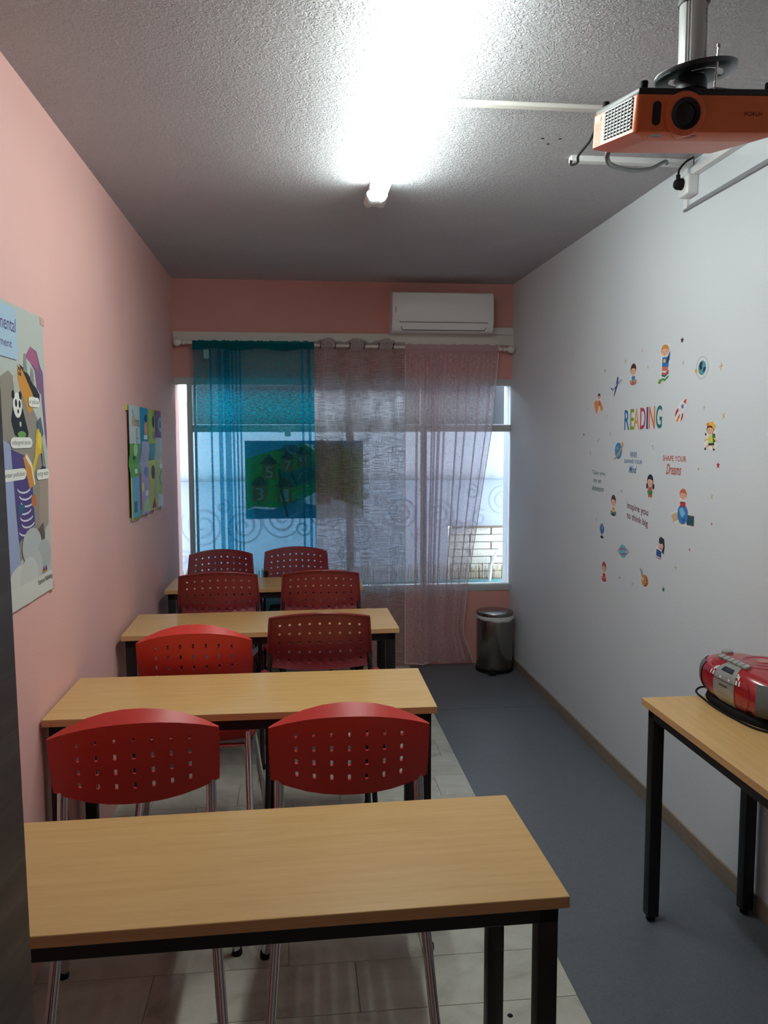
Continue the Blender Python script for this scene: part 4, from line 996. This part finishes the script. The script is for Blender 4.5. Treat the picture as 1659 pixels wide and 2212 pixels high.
def d_rocket(p):
    halo(p, [(0.0, 0.2), (0.2, 0.6), (0.5, 0.88), (0.95, 1.0), (1.0, 0.75), (0.8, 0.4), (0.7, 0.1), (0.5, 0.0), (0.1, 0.0)])
    p.poly([(0.30, 0.28), (0.42, 0.66), (0.72, 0.86), (0.92, 0.76), (0.78, 0.46), (0.52, 0.22)], '#dcdfe8'); p.poly([(0.70, 0.86), (0.97, 0.98), (0.94, 0.74)], '#c8403a'); p.ell(0.66, 0.66, 0.10, 0.08, '#3b3f77'); p.ell(0.66, 0.66, 0.06, 0.05, '#7f90cc')
    p.poly([(0.34, 0.50), (0.02, 0.22), (0.08, 0.46), (0.28, 0.62)], '#b9342f'); p.poly([(0.62, 0.34), (0.5, 0.02), (0.72, 0.2), (0.74, 0.4)], '#b9342f'); p.poly([(0.30, 0.30), (0.08, 0.02), (0.22, 0.06), (0.26, 0.0), (0.46, 0.22)], '#e2a04a'); p.line([(0.34, 0.2), (0.44, 0.34)], 0.05, '#3a2a4a')
def d_walk(p):
    halo(p, [(0.0, 0.3), (0.12, 0.5), (0.1, 0.9), (0.4, 1.0), (0.75, 1.0), (0.85, 0.7), (1.0, 0.3), (0.8, 0.0), (0.6, 0.0), (0.3, 0.12), (0.06, 0.0)])
    p.poly([(0.3, 0.3), (0.5, 0.22), (0.12, 0.06), (0.06, 0.12)], SKIN); p.poly([(0.5, 0.24), (0.7, 0.26), (0.78, 0.06), (0.68, 0.04)], SKIN); p.ell(0.08, 0.07, 0.07, 0.045, '#2b2f3d'); p.ell(0.72, 0.05, 0.08, 0.04, '#2b2f3d')
    p.poly([(0.28, 0.3), (0.34, 0.18), (0.76, 0.2), (0.72, 0.32)], '#2f3b36'); p.poly([(0.28, 0.5), (0.68, 0.56), (0.74, 0.28), (0.3, 0.26)], '#cdd24e'); p.poly([(0.58, 0.6), (0.8, 0.58), (0.84, 0.32), (0.66, 0.26)], '#3c6b4a')
    p.line([(0.32, 0.42), (0.04, 0.36), (0.02, 0.3)], 0.07, SKIN); p.line([(0.7, 0.44), (0.92, 0.36), (0.96, 0.28)], 0.06, SKIN)
    face(p, 0.42, 0.72, 0.24, 0.18, '#5a2a22'); p.ell(0.1, 0.57, 0.06, 0.04, '#2b2f3d'); p.poly([(0.12, 0.86), (0.3, 0.98), (0.62, 1.0), (0.8, 0.84), (0.74, 0.7), (0.5, 0.86)], '#e6b84a'); p.ell(0.22, 0.9, 0.10, 0.06, '#e08a4a')
def d_planet(body, ring, fancy=False):
    def d(p):
        p.ell(0.48, 0.5, 0.40, 0.50, '#e4e8e8'); p.ell(0.48, 0.5, 0.36, 0.46, body)
        p.ell(0.38, 0.66, 0.12, 0.1, '#6aa6cc' if not fancy else '#5c9aa8'); p.ell(0.56, 0.32, 0.12, 0.08, '#6aa6cc' if not fancy else '#4a8798')
        if fancy: p.arc(0.5, 0.48, 0.48, 0.2, 0, 360, 0.055, ring, 28, 14)
        else: p.line([(0.92, 0.92), (0.86, 0.74), (0.60, 0.45), (0.22, 0.12), (0.06, 0.04)], 0.10, ring); p.arc(0.84, 0.84, 0.12, 0.1, -60, 170, 0.05, ring, 10)
    return d
def d_girlgreen(p):
    halo(p, [(0.2, 0.0), (0.75, 0.0), (0.9, 0.3), (1.0, 0.5), (0.9, 0.9), (0.5, 1.0), (0.15, 0.9), (0.0, 0.5), (0.2, 0.3)])
    p.ell(0.14, 0.5, 0.13, 0.13, '#20263a'); p.ell(0.88, 0.5, 0.13, 0.13, '#20263a'); p.poly([(0.25, 0.05), (0.75, 0.05), (0.72, 0.5), (0.28, 0.5)], '#c75a4a'); face(p, 0.5, 0.70, 0.34, 0.25, '#20263a')
    p.poly([(0.2, 0.34), (0.5, 0.28), (0.5, 0.12), (0.2, 0.18)], '#3c9a44'); p.poly([(0.8, 0.34), (0.5, 0.28), (0.5, 0.12), (0.8, 0.18)], '#2f7d3a'); p.ell(0.38, 0.04, 0.08, 0.04, SKIN2); p.ell(0.62, 0.04, 0.08, 0.04, SKIN2)
def d_globeboy(p):
    halo(p, [(0.0, 0.3), (0.2, 0.06), (0.4, 0.0), (0.98, 0.04), (0.98, 0.34), (0.7, 0.36), (0.64, 0.66), (0.66, 0.95), (0.5, 1.0), (0.38, 0.9), (0.38, 0.6), (0.28, 0.4), (0.2, 0.38)])
    p.poly([(0.02, 0.26), (0.24, 0.36), (0.38, 0.18), (0.12, 0.07)], '#cdb58e'); p.poly([(0.26, 0.10), (0.48, 0.16), (0.42, 0.0)], '#d8cdb0'); p.rect(0.68, 0.07, 0.98, 0.34, '#8c5c4a'); p.rect(0.70, 0.09, 0.965, 0.32, '#2c5560')
    p.ell(0.51, 0.33, 0.22, 0.27, '#3b7ac0'); p.poly([(0.36, 0.44), (0.5, 0.52), (0.62, 0.36), (0.5, 0.24), (0.42, 0.3)], '#7fc0dc'); p.poly([(0.5, 0.2), (0.6, 0.24), (0.56, 0.1)], '#2a4f9a')
    p.poly([(0.42, 0.52), (0.60, 0.52), (0.60, 0.66), (0.42, 0.66)], '#26334c'); p.poly([(0.38, 0.66), (0.5, 0.62), (0.62, 0.66), (0.62, 0.56), (0.5, 0.52), (0.40, 0.56)], '#c43a36'); face(p, 0.51, 0.84, 0.13, 0.13, '#c9694a')
def d_stand(p):
    halo(p, [(0.1, 0.1), (0.5, 0.0), (0.9, 0.1), (0.85, 0.3), (1, 0.6), (0.8, 0.98), (0.4, 1.0), (0.05, 0.8), (0.1, 0.35)])
    p.ell(0.5, 0.64, 0.42, 0.32, '#3f6fb4'); p.poly([(0.4, 0.86), (0.6, 0.92), (0.66, 0.7), (0.5, 0.62)], '#86aedd'); p.arc(0.5, 0.64, 0.46, 0.36, 60, 270, 0.05, '#b98f4c', 14); p.rect(0.46, 0.18, 0.56, 0.32, '#2a2c40'); p.ell(0.5, 0.13, 0.32, 0.10, '#2a2c40')
def d_girlblue(p):
    halo(p, [(0.0, 0.1), (0.3, 0.0), (0.7, 0.02), (0.86, 0.3), (1.0, 0.6), (0.9, 0.95), (0.6, 1.0), (0.3, 0.9), (0.25, 0.6), (0.05, 0.45)])
    p.poly([(0.3, 0.86), (0.55, 0.99), (0.9, 0.92), (0.98, 0.6), (0.88, 0.25), (0.7, 0.3), (0.6, 0.7)], '#2a3142'); p.ell(0.56, 0.58, 0.26, 0.18, '#dca08c'); p.poly([(0.3, 0.74), (0.45, 0.9), (0.8, 0.86), (0.7, 0.7), (0.5, 0.66)], '#2a3142')
    for x in (0.46, 0.68): p.arc(x, 0.6, 0.10, 0.05, 0, 360, 0.02, '#eef0f2', 10)
    p.poly([(0.12, 0.42), (0.66, 0.34), (0.62, 0.06), (0.08, 0.12)], '#35539b'); p.line([(0.06, 0.08), (0.3, 0.02), (0.62, 0.04)], 0.03, '#b9504e')
def d_palette(p):
    p.ell(0.58, 0.36, 0.42, 0.37, '#e6dcc8'); p.ell(0.58, 0.36, 0.38, 0.34, '#c98a52'); p.ell(0.36, 0.42, 0.09, 0.11, '#e2d4bc')
    for (x, y, c) in ((0.80, 0.42, '#23283a'), (0.82, 0.26, '#3b2a4c'), (0.74, 0.14, '#6a2f35'), (0.60, 0.08, '#23283a'), (0.72, 0.58, '#8a4a35')): p.ell(x, y, 0.06, 0.05, c, 10)
    p.line([(0.02, 1.0), (0.28, 0.55)], 0.05, '#3c3a4c'); p.line([(0.22, 0.98), (0.34, 0.56)], 0.045, '#50485a')
W = 'wall_sticker'
sticker(W, 'sticker of a child sitting on a big open orange book', 3.934, 1.751, 0.139, 0.107, d_orange)
sticker(W, 'sticker of a white and blue aeroplane flying upwards', 3.719, 1.827, 0.137, 0.094, d_plane)
sticker(W, 'sticker of a brown-haired child reading, to the right of the aeroplane', 3.529, 1.866, 0.081, 0.101, d_reader(HAIR, '#3f86b4', '#b56a5a'))
sticker(W, 'sticker of a blond boy in blue sitting on a stack of books', 3.231, 1.887, 0.113, 0.164, d_stack)
sticker(W, 'sticker of a round teal earth with a dotted orbit and small yellow moon', 2.923, 1.846, 0.105, 0.086, d_orbit)
sticker(W, 'sticker of a white rocket with red nose and fins', 3.076, 1.693, 0.096, 0.095, d_rocket)
sticker(W, 'sticker of a child in a yellow cap and green backpack running', 2.835, 1.591, 0.096, 0.108, d_walk)
sticker(W, 'sticker of a blue planet with an orange ring', 3.674, 1.525, 0.117, 0.087, d_planet('#3f86bc', '#dd9a62'))
sticker(W, 'sticker of a brown-haired boy with a dark green book', 3.719, 1.261, 0.076, 0.108, d_reader('#5a3230', '#d8a65a', '#1f5a55'))
sticker(W, 'sticker of a dark-haired girl with pigtails and a green book', 3.329, 1.379, 0.080, 0.099, d_girlgreen)
sticker(W, 'sticker of a boy with red book on a blue globe beside a blackboard', 3.035, 1.311, 0.196, 0.150, d_globeboy)
sticker(W, 'sticker of a small blue desk globe on a dark stand', 3.854, 1.125, 0.065, 0.077, d_stand)
sticker(W, 'sticker of a pale blue planet with a red ring, right of the desk globe sticker', 3.594, 1.061, 0.125, 0.068, d_planet('#6fb4c4', '#b5525e', True))
sticker(W, 'sticker of a girl with long black hair holding a blue book', 3.218, 1.128, 0.086, 0.096, d_girlblue)
sticker(W, 'sticker of a red-haired child with a red book, lowest on the left', 3.816, 0.926, 0.071, 0.104, d_reader('#a83e36', '#c22f34', '#b52830'))
sticker(W, 'sticker of a wooden paint palette with two brushes', 3.363, 0.975, 0.090, 0.077, d_palette)
def d_reading(p):
    cols = ['#2f74ae', '#7ea23e', '#e79a48', '#b03a52', '#5a3a78', '#dd7a48', '#2d7278']
    xs_ = [(0.0, 0.145), (0.165, 0.27), (0.26, 0.42), (0.44, 0.585), (0.605, 0.65), (0.67, 0.82), (0.845, 0.99)]
    for ch, c, (a, b) in zip('READING', cols, xs_):
        cx = (a + b) / 2; sl = 0.06 * cx
        p.text(ch, cx, 0.45 + sl, b - a, 0.86 + 0.06 * cx, c)
sticker('wall_lettering', 'large multicoloured READING wall lettering', 3.424, 1.672, 0.383, 0.105, d_reading)
def words(rows, c):
    def d(p):
        for t, cx, cy, w, h, sh in rows: p.text(t, cx, cy, w, h, c, shear=sh)
    return d
sticker('wall_lettering', 'blue wall lettering reading Will expand your mind', 3.510, 1.474, 0.19, 0.10, words([('Will', 0.5, 0.86, 0.38, 0.26, 0.02), ('EXPAND YOUR', 0.5, 0.55, 1.0, 0.17, 0), ('Mind', 0.5, 0.2, 0.38, 0.33, 0.12)], '#2a6a9c'))
sticker('wall_lettering', 'red wall lettering reading Shape your dreams', 3.118, 1.472, 0.20, 0.09, words([('SHAPE YOUR', 0.5, 0.84, 1.0, 0.25, 0), ('Dreams', 0.5, 0.35, 0.62, 0.48, 0.08)], '#b5543f'))
sticker('wall_lettering', 'green wall lettering reading Take you on an adventure', 3.918, 1.370, 0.172, 0.108, words([('Take you', 0.5, 0.86, 1.0, 0.24, 0), ('on an', 0.42, 0.50, 0.6, 0.15, 0), ('Adventure', 0.48, 0.16, 0.9, 0.26, 0.06)], '#3d7a5c'))
def d_insp(p):
    p.text('inspire you', 0.5, 0.70, 1.0, 0.36, '#6c3f46', slope=-0.15); p.text('to think big', 0.5, 0.26, 1.0, 0.36, '#6c3f46', slope=-0.18)
sticker('wall_lettering', 'brown wall lettering reading inspire you to think big', 3.452, 1.246, 0.22, 0.105, d_insp)
def star_d(c, n=5):
    def d(p):
        pts = []
        for k in range(2 * n):
            a = PI / 2 + PI * k / n; r = 0.5 if k % 2 == 0 else 0.21; pts.append((0.5 + r * math.cos(a), 0.5 + r * math.sin(a)))
        p.poly(pts, c)
    return d
def cross_d(c, diag=False):
    def d(p):
        if diag: p.line([(0.1, 0.05), (0.9, 0.95)], 0.10, c); p.line([(0.12, 0.9), (0.9, 0.1)], 0.10, c)
        else: p.line([(0.5, 0), (0.5, 1)], 0.12, c); p.line([(0.05, 0.45), (0.95, 0.58)], 0.10, c)
    return d
bar_d = lambda c: (lambda p: p.line([(0.2, 0), (0.8, 1)], 0.25, c))
small = [('star', 'dark purple star sticker above the earth sticker', 3.081, 1.967, 0.032, 0.028, star_d('#4a2347')),
 ('cross', 'small gold cross sticker, highest of the crosses', 3.441, 1.965, 0.022, 0.014, cross_d('#b59a52', True)),
 ('cross', 'gold plus sticker above the child reading beside the aeroplane', 3.621, 1.935, 0.030, 0.026, cross_d('#b59a52')),
 ('cross', 'brownish plus sticker above the aeroplane sticker', 3.861, 1.912, 0.030, 0.024, cross_d('#9a7f5a')),
 ('cross', 'tiny gold plus sticker just left of the boy on the book stack', 3.382, 1.888, 0.022, 0.018, cross_d('#b59a52')),
 ('cross', 'tiny gold plus sticker between the blond boy and the earth sticker', 3.066, 1.877, 0.022, 0.018, cross_d('#b59a52')),
 ('cross', 'gold plus sticker farthest right, beside the earth sticker', 2.783, 1.84, 0.030, 0.030, cross_d('#c8a24e')),
 ('cross', 'small gold plus sticker right of the rocket', 2.893, 1.697, 0.020, 0.016, cross_d('#b59a52')),
 ('cross', 'gold diagonal cross sticker above the running child', 2.754, 1.663, 0.026, 0.022, cross_d('#c0a058', True)),
 ('dash', 'orange dash sticker beside the orange book sticker', 3.823, 1.689, 0.014, 0.024, bar_d('#d8a55e')),
 ('cross', 'tiny pink cross sticker left of the orange book sticker', 4.072, 1.738, 0.018, 0.012, cross_d('#b58a8a', True)),
 ('star', 'small navy star sticker farthest left of all', 4.132, 1.603, 0.026, 0.018, star_d('#30365a')),
 ('dash', 'short teal dash sticker below the letter R', 3.777, 1.606, 0.014, 0.014, bar_d('#4a6c80')),
 ('dash', 'short navy dash sticker above the blue planet', 3.926, 1.575, 0.022, 0.015, bar_d('#3a4a78')),
 ('swirl', 'tiny red swirl sticker left of the blue planet', 4.031, 1.503, 0.016, 0.018, lambda p: p.arc(0.5, 0.5, 0.4, 0.4, 0, 270, 0.2, '#b86a5c', 10)),
 ('swirl', 'grey question mark sticker between the Mind and Dreams lettering', 3.316, 1.543, 0.018, 0.020, lambda p: (p.arc(0.5, 0.7, 0.3, 0.25, 180, -60, 0.14, '#6c7674', 10), p.line([(0.55, 0.45), (0.9, 0.1)], 0.14, '#6c7674'))),
 ('star', 'red star sticker below the running child', 2.78, 1.487, 0.028, 0.028, star_d('#b0343c')),
 ('star', 'tiny yellow star sticker right of the Dreams lettering', 2.921, 1.468, 0.014, 0.014, star_d('#b8953c')),
 ('swirl', 'tiny navy swirl sticker below the blue Mind lettering', 3.63, 1.337, 0.020, 0.014, lambda p: p.arc(0.5, 0.5, 0.4, 0.3, -90, 230, 0.14, '#36508c', 10)),
 ('cross', 'gold diagonal cross sticker right of the boy on the globe', 2.816, 1.371, 0.024, 0.020, cross_d('#b59a52', True)),
 ('star', 'small pink star sticker right of the blackboard', 2.811, 1.271, 0.017, 0.012, star_d('#a8525c')),
 ('star', 'small pink star sticker right of the girl with the blue book', 2.969, 1.154, 0.018, 0.014, star_d('#a8525c')),
 ('cross', 'gold cross sticker below the girl with the blue book', 3.077, 1.066, 0.026, 0.020, cross_d('#b58f5a')),
 ('cross', 'gold cross sticker left of the paint palette', 3.482, 0.927, 0.026, 0.018, cross_d('#b59a52', True)),
 ('star', 'small dark red star sticker between the red-haired child and palette', 3.626, 0.932, 0.014, 0.014, star_d('#7a3038')),
 ('star', 'green star sticker, lowest of all the stickers', 3.178, 0.959, 0.030, 0.027, star_d('#2f6e3c')),
 ('swirl', 'small dark comma sticker above the desk globe', 3.93, 1.177, 0.014, 0.014, lambda p: p.arc(0.5, 0.5, 0.35, 0.4, 60, 270, 0.2, '#2c3a3a', 10)),
 ('dash', 'tiny grey dash sticker right of the desk globe', 3.737, 1.122, 0.008, 0.009, bar_d('#5c6060')),
 ('swirl', 'tiny pale swirl sticker left of the dark comma', 4.002, 1.174, 0.014, 0.014, lambda p: p.arc(0.5, 0.5, 0.35, 0.4, 0, 250, 0.2, '#c4caca', 10)),
 ('dash', 'tiny grey dash sticker left of the Take you lettering', 4.078, 1.341, 0.008, 0.009, bar_d('#7c8484'))]
for k, lab, y, z, wy, hz, d in small: sticker({'star': 'star_sticker', 'cross': 'cross_sticker', 'dash': 'dash_sticker', 'swirl': 'swirl_sticker'}[k], lab, y, z, wy, hz, d, 'small stickers on the white wall')

BOLD = 0.0
# ---------------------------------------------------------------- posters on the left wall
def wob(a, b): return 0.0025 + 0.002 * math.sin(b * 9 + a * 2) * (1 if b > 0.04 else 1)
def pfn(a, b, d):
    y = 2.06 + 0.6 * a; z = 1.11 + 0.85 * b
    return (XLw(y) + 0.005 + d, y, z)
ep = thing('poster', 'large environment poster with a panda and factory on the pink wall by the door', 'poster', (0, 0, 0))
p = Print(pfn, 0.00025)
NG = 12
p.put([(i / NG, j / NG) for j in range(NG + 1) for i in range(NG + 1)], [(j * (NG + 1) + i, j * (NG + 1) + i + 1, (j + 1) * (NG + 1) + i + 1, (j + 1) * (NG + 1) + i) for j in range(NG) for i in range(NG)], '#b9bfb8')
sheet = p.build('sheet', ep)
p = Print(lambda a, b, d: pfn(a, b, d + 0.0007), 0.00004)
p.poly([(0.1, 0.1), (0.55, 0.16), (0.9, 0.2), (0.98, 0.42), (0.9, 0.6), (0.7, 0.72), (0.45, 0.78), (0.1, 0.7)], '#8f877c')
p.poly([(0.8, 0.20), (0.97, 0.25), (0.99, 0.43), (0.86, 0.46)], '#a08f80'); p.poly([(0.78, 0.12), (0.9, 0.16), (0.88, 0.26), (0.78, 0.24)], '#5d5048')
p.poly([(0.70, 0.84), (0.78, 0.88), (0.88, 0.87), (0.93, 0.82), (0.97, 0.80), (0.98, 0.68), (1.0, 0.58), (0.99, 0.52), (0.96, 0.6), (0.93, 0.72), (0.86, 0.74), (0.84, 0.80), (0.76, 0.83)], '#7d5a7e')
p.poly([(0.70, 0.84), (0.78, 0.88), (0.88, 0.86), (0.90, 0.80), (0.80, 0.82)], '#a55f80')
p.poly([(0.575, 0.806), (0.66, 0.79), (0.78, 0.735), (0.78, 0.66), (0.72, 0.65), (0.58, 0.74)], '#c98c3c'); p.poly([(0.60, 0.81), (0.70, 0.795), (0.90, 0.72), (0.90, 0.69), (0.80, 0.71), (0.66, 0.785)], '#2e2b2e')
p.poly([(0.66, 0.79), (0.68, 0.85), (0.71, 0.85), (0.72, 0.785)], '#8a8c88'); p.poly([(0.76, 0.765), (0.78, 0.81), (0.81, 0.80), (0.82, 0.745)], '#8a8c88')
for (x, y) in ((0.59, 0.795), (0.61, 0.793), (0.59, 0.778), (0.61, 0.776)): p.rect(x, y - 0.006, x + 0.014, y + 0.006, '#2e2b2e')
p.poly([(0.50, 0.76), (0.56, 0.78), (0.60, 0.72), (0.52, 0.70)], '#b8b6ac')
p.poly([(0.50, 0.68), (0.63, 0.66), (0.70, 0.58), (0.66, 0.54), (0.5, 0.575), (0.46, 0.62)], '#1e2228'); p.ell(0.555, 0.672, 0.062, 0.042, '#e7e6dd'); p.ell(0.50, 0.705, 0.02, 0.014, '#1e2228'); p.ell(0.60, 0.705, 0.02, 0.014, '#1e2228')
p.ell(0.535, 0.678, 0.015, 0.013, '#1e2228'); p.ell(0.585, 0.676, 0.015, 0.013, '#1e2228'); p.ell(0.56, 0.652, 0.012, 0.007, '#1e2228'); p.ell(0.585, 0.61, 0.014, 0.009, '#c9c4b8')
p.poly([(0.83, 0.62), (0.90, 0.64), (0.94, 0.58), (0.9, 0.56), (0.84, 0.58)], '#55636e'); p.ell(0.60, 0.575, 0.06, 0.012, '#6c9a52')
p.poly([(0.70, 0.44), (0.78, 0.50), (0.82, 0.59), (0.86, 0.60), (0.90, 0.55), (0.90, 0.51), (0.84, 0.505), (0.76, 0.44)], '#d0b03a'); p.ell(0.87, 0.555, 0.035, 0.03, '#e2c94c'); p.line([(0.89, 0.51), (0.90, 0.46), (0.86, 0.45)], 0.01, '#33304a'); p.line([(0.90, 0.46), (0.95, 0.45)], 0.01, '#33304a')
p.poly([(0.42, 0.53), (0.66, 0.50), (0.72, 0.44), (0.74, 0.26), (0.60, 0.24), (0.42, 0.2)], '#4e3e78'); p.poly([(0.60, 0.50), (0.68, 0.51), (0.76, 0.44), (0.76, 0.40), (0.68, 0.39)], '#c88a34'); p.line([(0.64, 0.505), (0.72, 0.47), (0.76, 0.40)], 0.018, '#e4e2d2')
for k in range(7): p.arc(0.60 + 0.02 * (k % 3), 0.40 - k * 0.024, 0.10, 0.02, 190, 330, 0.006, '#d9d6e6', 8)
p.ell(0.735, 0.345, 0.04, 0.022, '#b8683c'); p.poly([(0.50, 0.345), (0.6, 0.34), (0.56, 0.31), (0.5, 0.31)], '#33607a'); p.poly([(0.33, 0.56), (0.43, 0.54), (0.47, 0.3), (0.50, 0.16), (0.46, 0.06), (0.3, 0.02)], '#9aa5c6')
p.ell(0.68, 0.19, 0.15, 0.065, '#b4bab9'); p.ell(0.86, 0.14, 0.12, 0.06, '#a9b0ae'); p.ell(0.5, 0.08, 0.18, 0.065, '#d0d3cd'); p.ell(0.75, 0.11, 0.08, 0.06, '#b9bebb'); p.ell(0.62, 0.08, 0.14, 0.08, '#c6cac5'); p.rect(0.02, 0.004, 0.99, 0.075, '#d3d5ce')
for (a0, b0, a1, b1, t) in ((0.71, 0.672, 0.885, 0.706, 'air pollution'), (0.43, 0.530, 0.745, 0.566, 'endangered species'), (0.31, 0.425, 0.635, 0.463, 'water pollution'), (0.79, 0.415, 1.0, 0.452, 'energy waste')):
    p.rrect(a0, b0, a1, b1, '#e6e6de'); p.text(t, (a0 + a1) / 2, (b0 + b1) / 2 - 0.001, (a1 - a0) * 0.86, 0.020, '#2b2b33')
p.rrect(0.02, 0.82, 0.585, 0.985, '#a9c3d8', 0.06); p.text('Environmental', 0.32, 0.93, 0.49, 0.045, '#43246a'); p.text('Management', 0.30, 0.863, 0.41, 0.034, '#43246a')
p.poly([(0.82, 0.085), (0.85, 0.105), (0.865, 0.085)], '#b03a3a'); p.poly([(0.865, 0.085), (0.88, 0.105), (0.905, 0.085)], '#3a4a86'); p.rect(0.825, 0.080, 0.90, 0.084, '#c9a24a'); p.text('Express Publishing', 0.865, 0.052, 0.24, 0.024, '#32343a')
p.build('artwork', ep)
for a, b in ((0.99, 0.985), (0.99, 0.01)):
    y = 2.06 + 0.6 * a; z = 1.11 + 0.85 * b
    MB().box(XLw(y) + 0.0005, XLw(y) + 0.0065, y - 0.02, y + 0.02, z - 0.012, z + 0.012, mat('masking_tape', '#c79d92', 0.6)).build('tape', ep, smooth=0)

def p2(a, b, d):
    y = 3.93 + 0.93 * a; z = 1.205 + 0.535 * b + 0.006 * (1 - a) * (1 if b > 0.5 else -1)
    ca = [0, 0.30, 0.56, 0.76, 1.0]; k = max(i for i in range(4) if a >= ca[i] - 1e-9) if a < 1 else 3
    t = (a - ca[k]) / (ca[k + 1] - ca[k])
    fold = 0.014 * (1 - min(1, abs(b - 0.5) / 0.0833))
    return (XLw(y) + 0.012 + 0.014 * math.sin(PI * min(1, max(0, t))) ** 0.8 * (0.5 + 0.5 * k / 3) - fold * 0.5 + d, y, z)
ap = thing('poster', 'curling glossy poster of eight activity panels, far along the pink wall', 'poster', (0, 0, 0))
p2mats = ['#c6d2d2', '#2f8ab8', '#a9c04a', '#7d5a7e']
def panel(a0, a1, b0, b1, c, off, name='panel'):
    n = 10; q = Print(lambda a, b, d: p2(a, b, d + off + (0.0007 if d > 0.00007 else 0)), 0.00006); q.sub = 0.03
    q.put([(a0 + (a1 - a0) * i / n, b0 + (b1 - b0) * j / 6) for j in range(7) for i in range(n + 1)], [(j * (n + 1) + i, j * (n + 1) + i + 1, (j + 1) * (n + 1) + i + 1, (j + 1) * (n + 1) + i) for j in range(6) for i in range(n)], c)
    return q
gloss = []
def pan_build(q, name='panel'):
    return q.build(name, ap)
e_ = 0.0005
q = panel(0.0, 0.2999, 0.66, 1.0, '#bccbcb', 0); q.text('Activities', 0.16, 0.86, 0.22, 0.09, '#c2924a'); q.line([(0.15, 0.8), (0.16, 0.70)], 0.012, '#b88a3a'); q.line([(0.06, 0.96), (0.10, 0.90), (0.12, 0.85)], 0.006, '#6a7470'); q.arc(0.17, 0.69, 0.03, 0.02, 0, 300, 0.006, '#4a5048', 8); pan_build(q)
q = panel(0.0, 0.2999, 0.50, 0.66, '#5f9c48', 0); q.ell(0.12, 0.60, 0.05, 0.06, '#a8cfa0'); q.ell(0.10, 0.53, 0.03, 0.02, '#2a4a58'); pan_build(q)
q = panel(0.3001, 0.5599, 0.50, 1.0, '#2f86b4', 0); q.ell(0.42, 0.80, 0.05, 0.09, '#d29a76'); q.ell(0.42, 0.9, 0.035, 0.04, '#26384c'); q.rect(0.36, 0.70, 0.46, 0.74, '#dde4e8'); q.poly([(0.30, 0.50), (0.54, 0.50), (0.54, 0.68), (0.32, 0.68)], '#a9a6cc'); pan_build(q)
q = panel(0.5601, 0.7599, 0.50, 1.0, '#a5bd48', 0); q.ell(0.65, 0.88, 0.03, 0.06, '#2c3a2c'); q.ell(0.66, 0.74, 0.04, 0.04, '#9a7a8c'); q.poly([(0.565, 0.50), (0.755, 0.50), (0.755, 0.66), (0.565, 0.66)], '#5a9aa8'); pan_build(q)
q = panel(0.7601, 1.0, 0.50, 1.0, '#785a80', 0); q.ell(0.88, 0.86, 0.06, 0.08, '#8fb6bc'); q.ell(0.88, 0.86, 0.03, 0.04, '#3a4a5a'); q.poly([(0.765, 0.50), (0.99, 0.50), (0.99, 0.72), (0.765, 0.72)], '#b6c6c4'); pan_build(q)
q = panel(0.0, 0.2999, 0.0, 0.50, '#5f9c48', 0); q.poly([(0.02, 0.02), (0.20, 0.02), (0.20, 0.38), (0.02, 0.38)], '#6aa6cc'); q.poly([(0.20, 0.06), (0.27, 0.06), (0.27, 0.40), (0.20, 0.40)], '#8c3c54'); q.rect(0.0, 0.0, 0.02, 0.38, '#c8cf58'); q.rect(0.05, 0.06, 0.12, 0.16, '#4a6a8a'); q.rect(0.09, 0.41, 0.15, 0.45, '#d0dcd8'); pan_build(q)
q = panel(0.3001, 0.5599, 0.0, 0.50, '#a49ac2', 0); q.ell(0.40, 0.40, 0.05, 0.05, '#6a7cb0'); q.poly([(0.32, 0.02), (0.5, 0.02), (0.44, 0.16), (0.34, 0.14)], '#a9c6a0'); q.rect(0.36, 0.17, 0.44, 0.22, '#e0dce8'); q.rect(0.30, 0.22, 0.34, 0.3, '#c8cfa0'); pan_build(q)
q = panel(0.5601, 0.7599, 0.0, 0.50, '#b4bd58', 0); q.ell(0.62, 0.38, 0.04, 0.07, '#5a4a38'); q.poly([(0.64, 0.1), (0.75, 0.08), (0.75, 0.44), (0.66, 0.44)], '#9aa6c8'); q.poly([(0.58, 0.02), (0.7, 0.02), (0.62, 0.12)], '#8c3c54'); pan_build(q)
q = panel(0.7601, 1.0, 0.0, 0.50, '#b4bf88', 0); q.arc(0.88, 0.30, 0.05, 0.07, 0, 360, 0.012, '#5c7c94', 14); q.rect(0.84, 0.40, 0.94, 0.45, '#dbe2d8'); q.poly([(0.78, 0.0), (0.98, 0.0), (0.98, 0.1), (0.8, 0.14)], '#c6cfdc'); pan_build(q)
for a, b in ((0.015, 0.985), (0.99, 0.985)):
    y = 3.93 + 0.93 * a; z = 1.205 + 0.535 * b
    MB().box(XLw(y) + 0.0005, XLw(y) + 0.0085, y - 0.025, y + 0.02, z - 0.012, z + 0.016, mat('yellow_tape', '#c6c64e', 0.5)).build('tape', ap, smooth=0)
for a in (0.02, 0.27, 0.5, 0.72, 0.98):
    y = 3.93 + 0.93 * a
    MB().box(XLw(y) + 0.0005, XLw(y) + 0.0065, y - 0.010, y + 0.012, 1.170, 1.212, mat('clear_tape', '#b9c0c0', 0.3)).build('tape', ap, smooth=0)
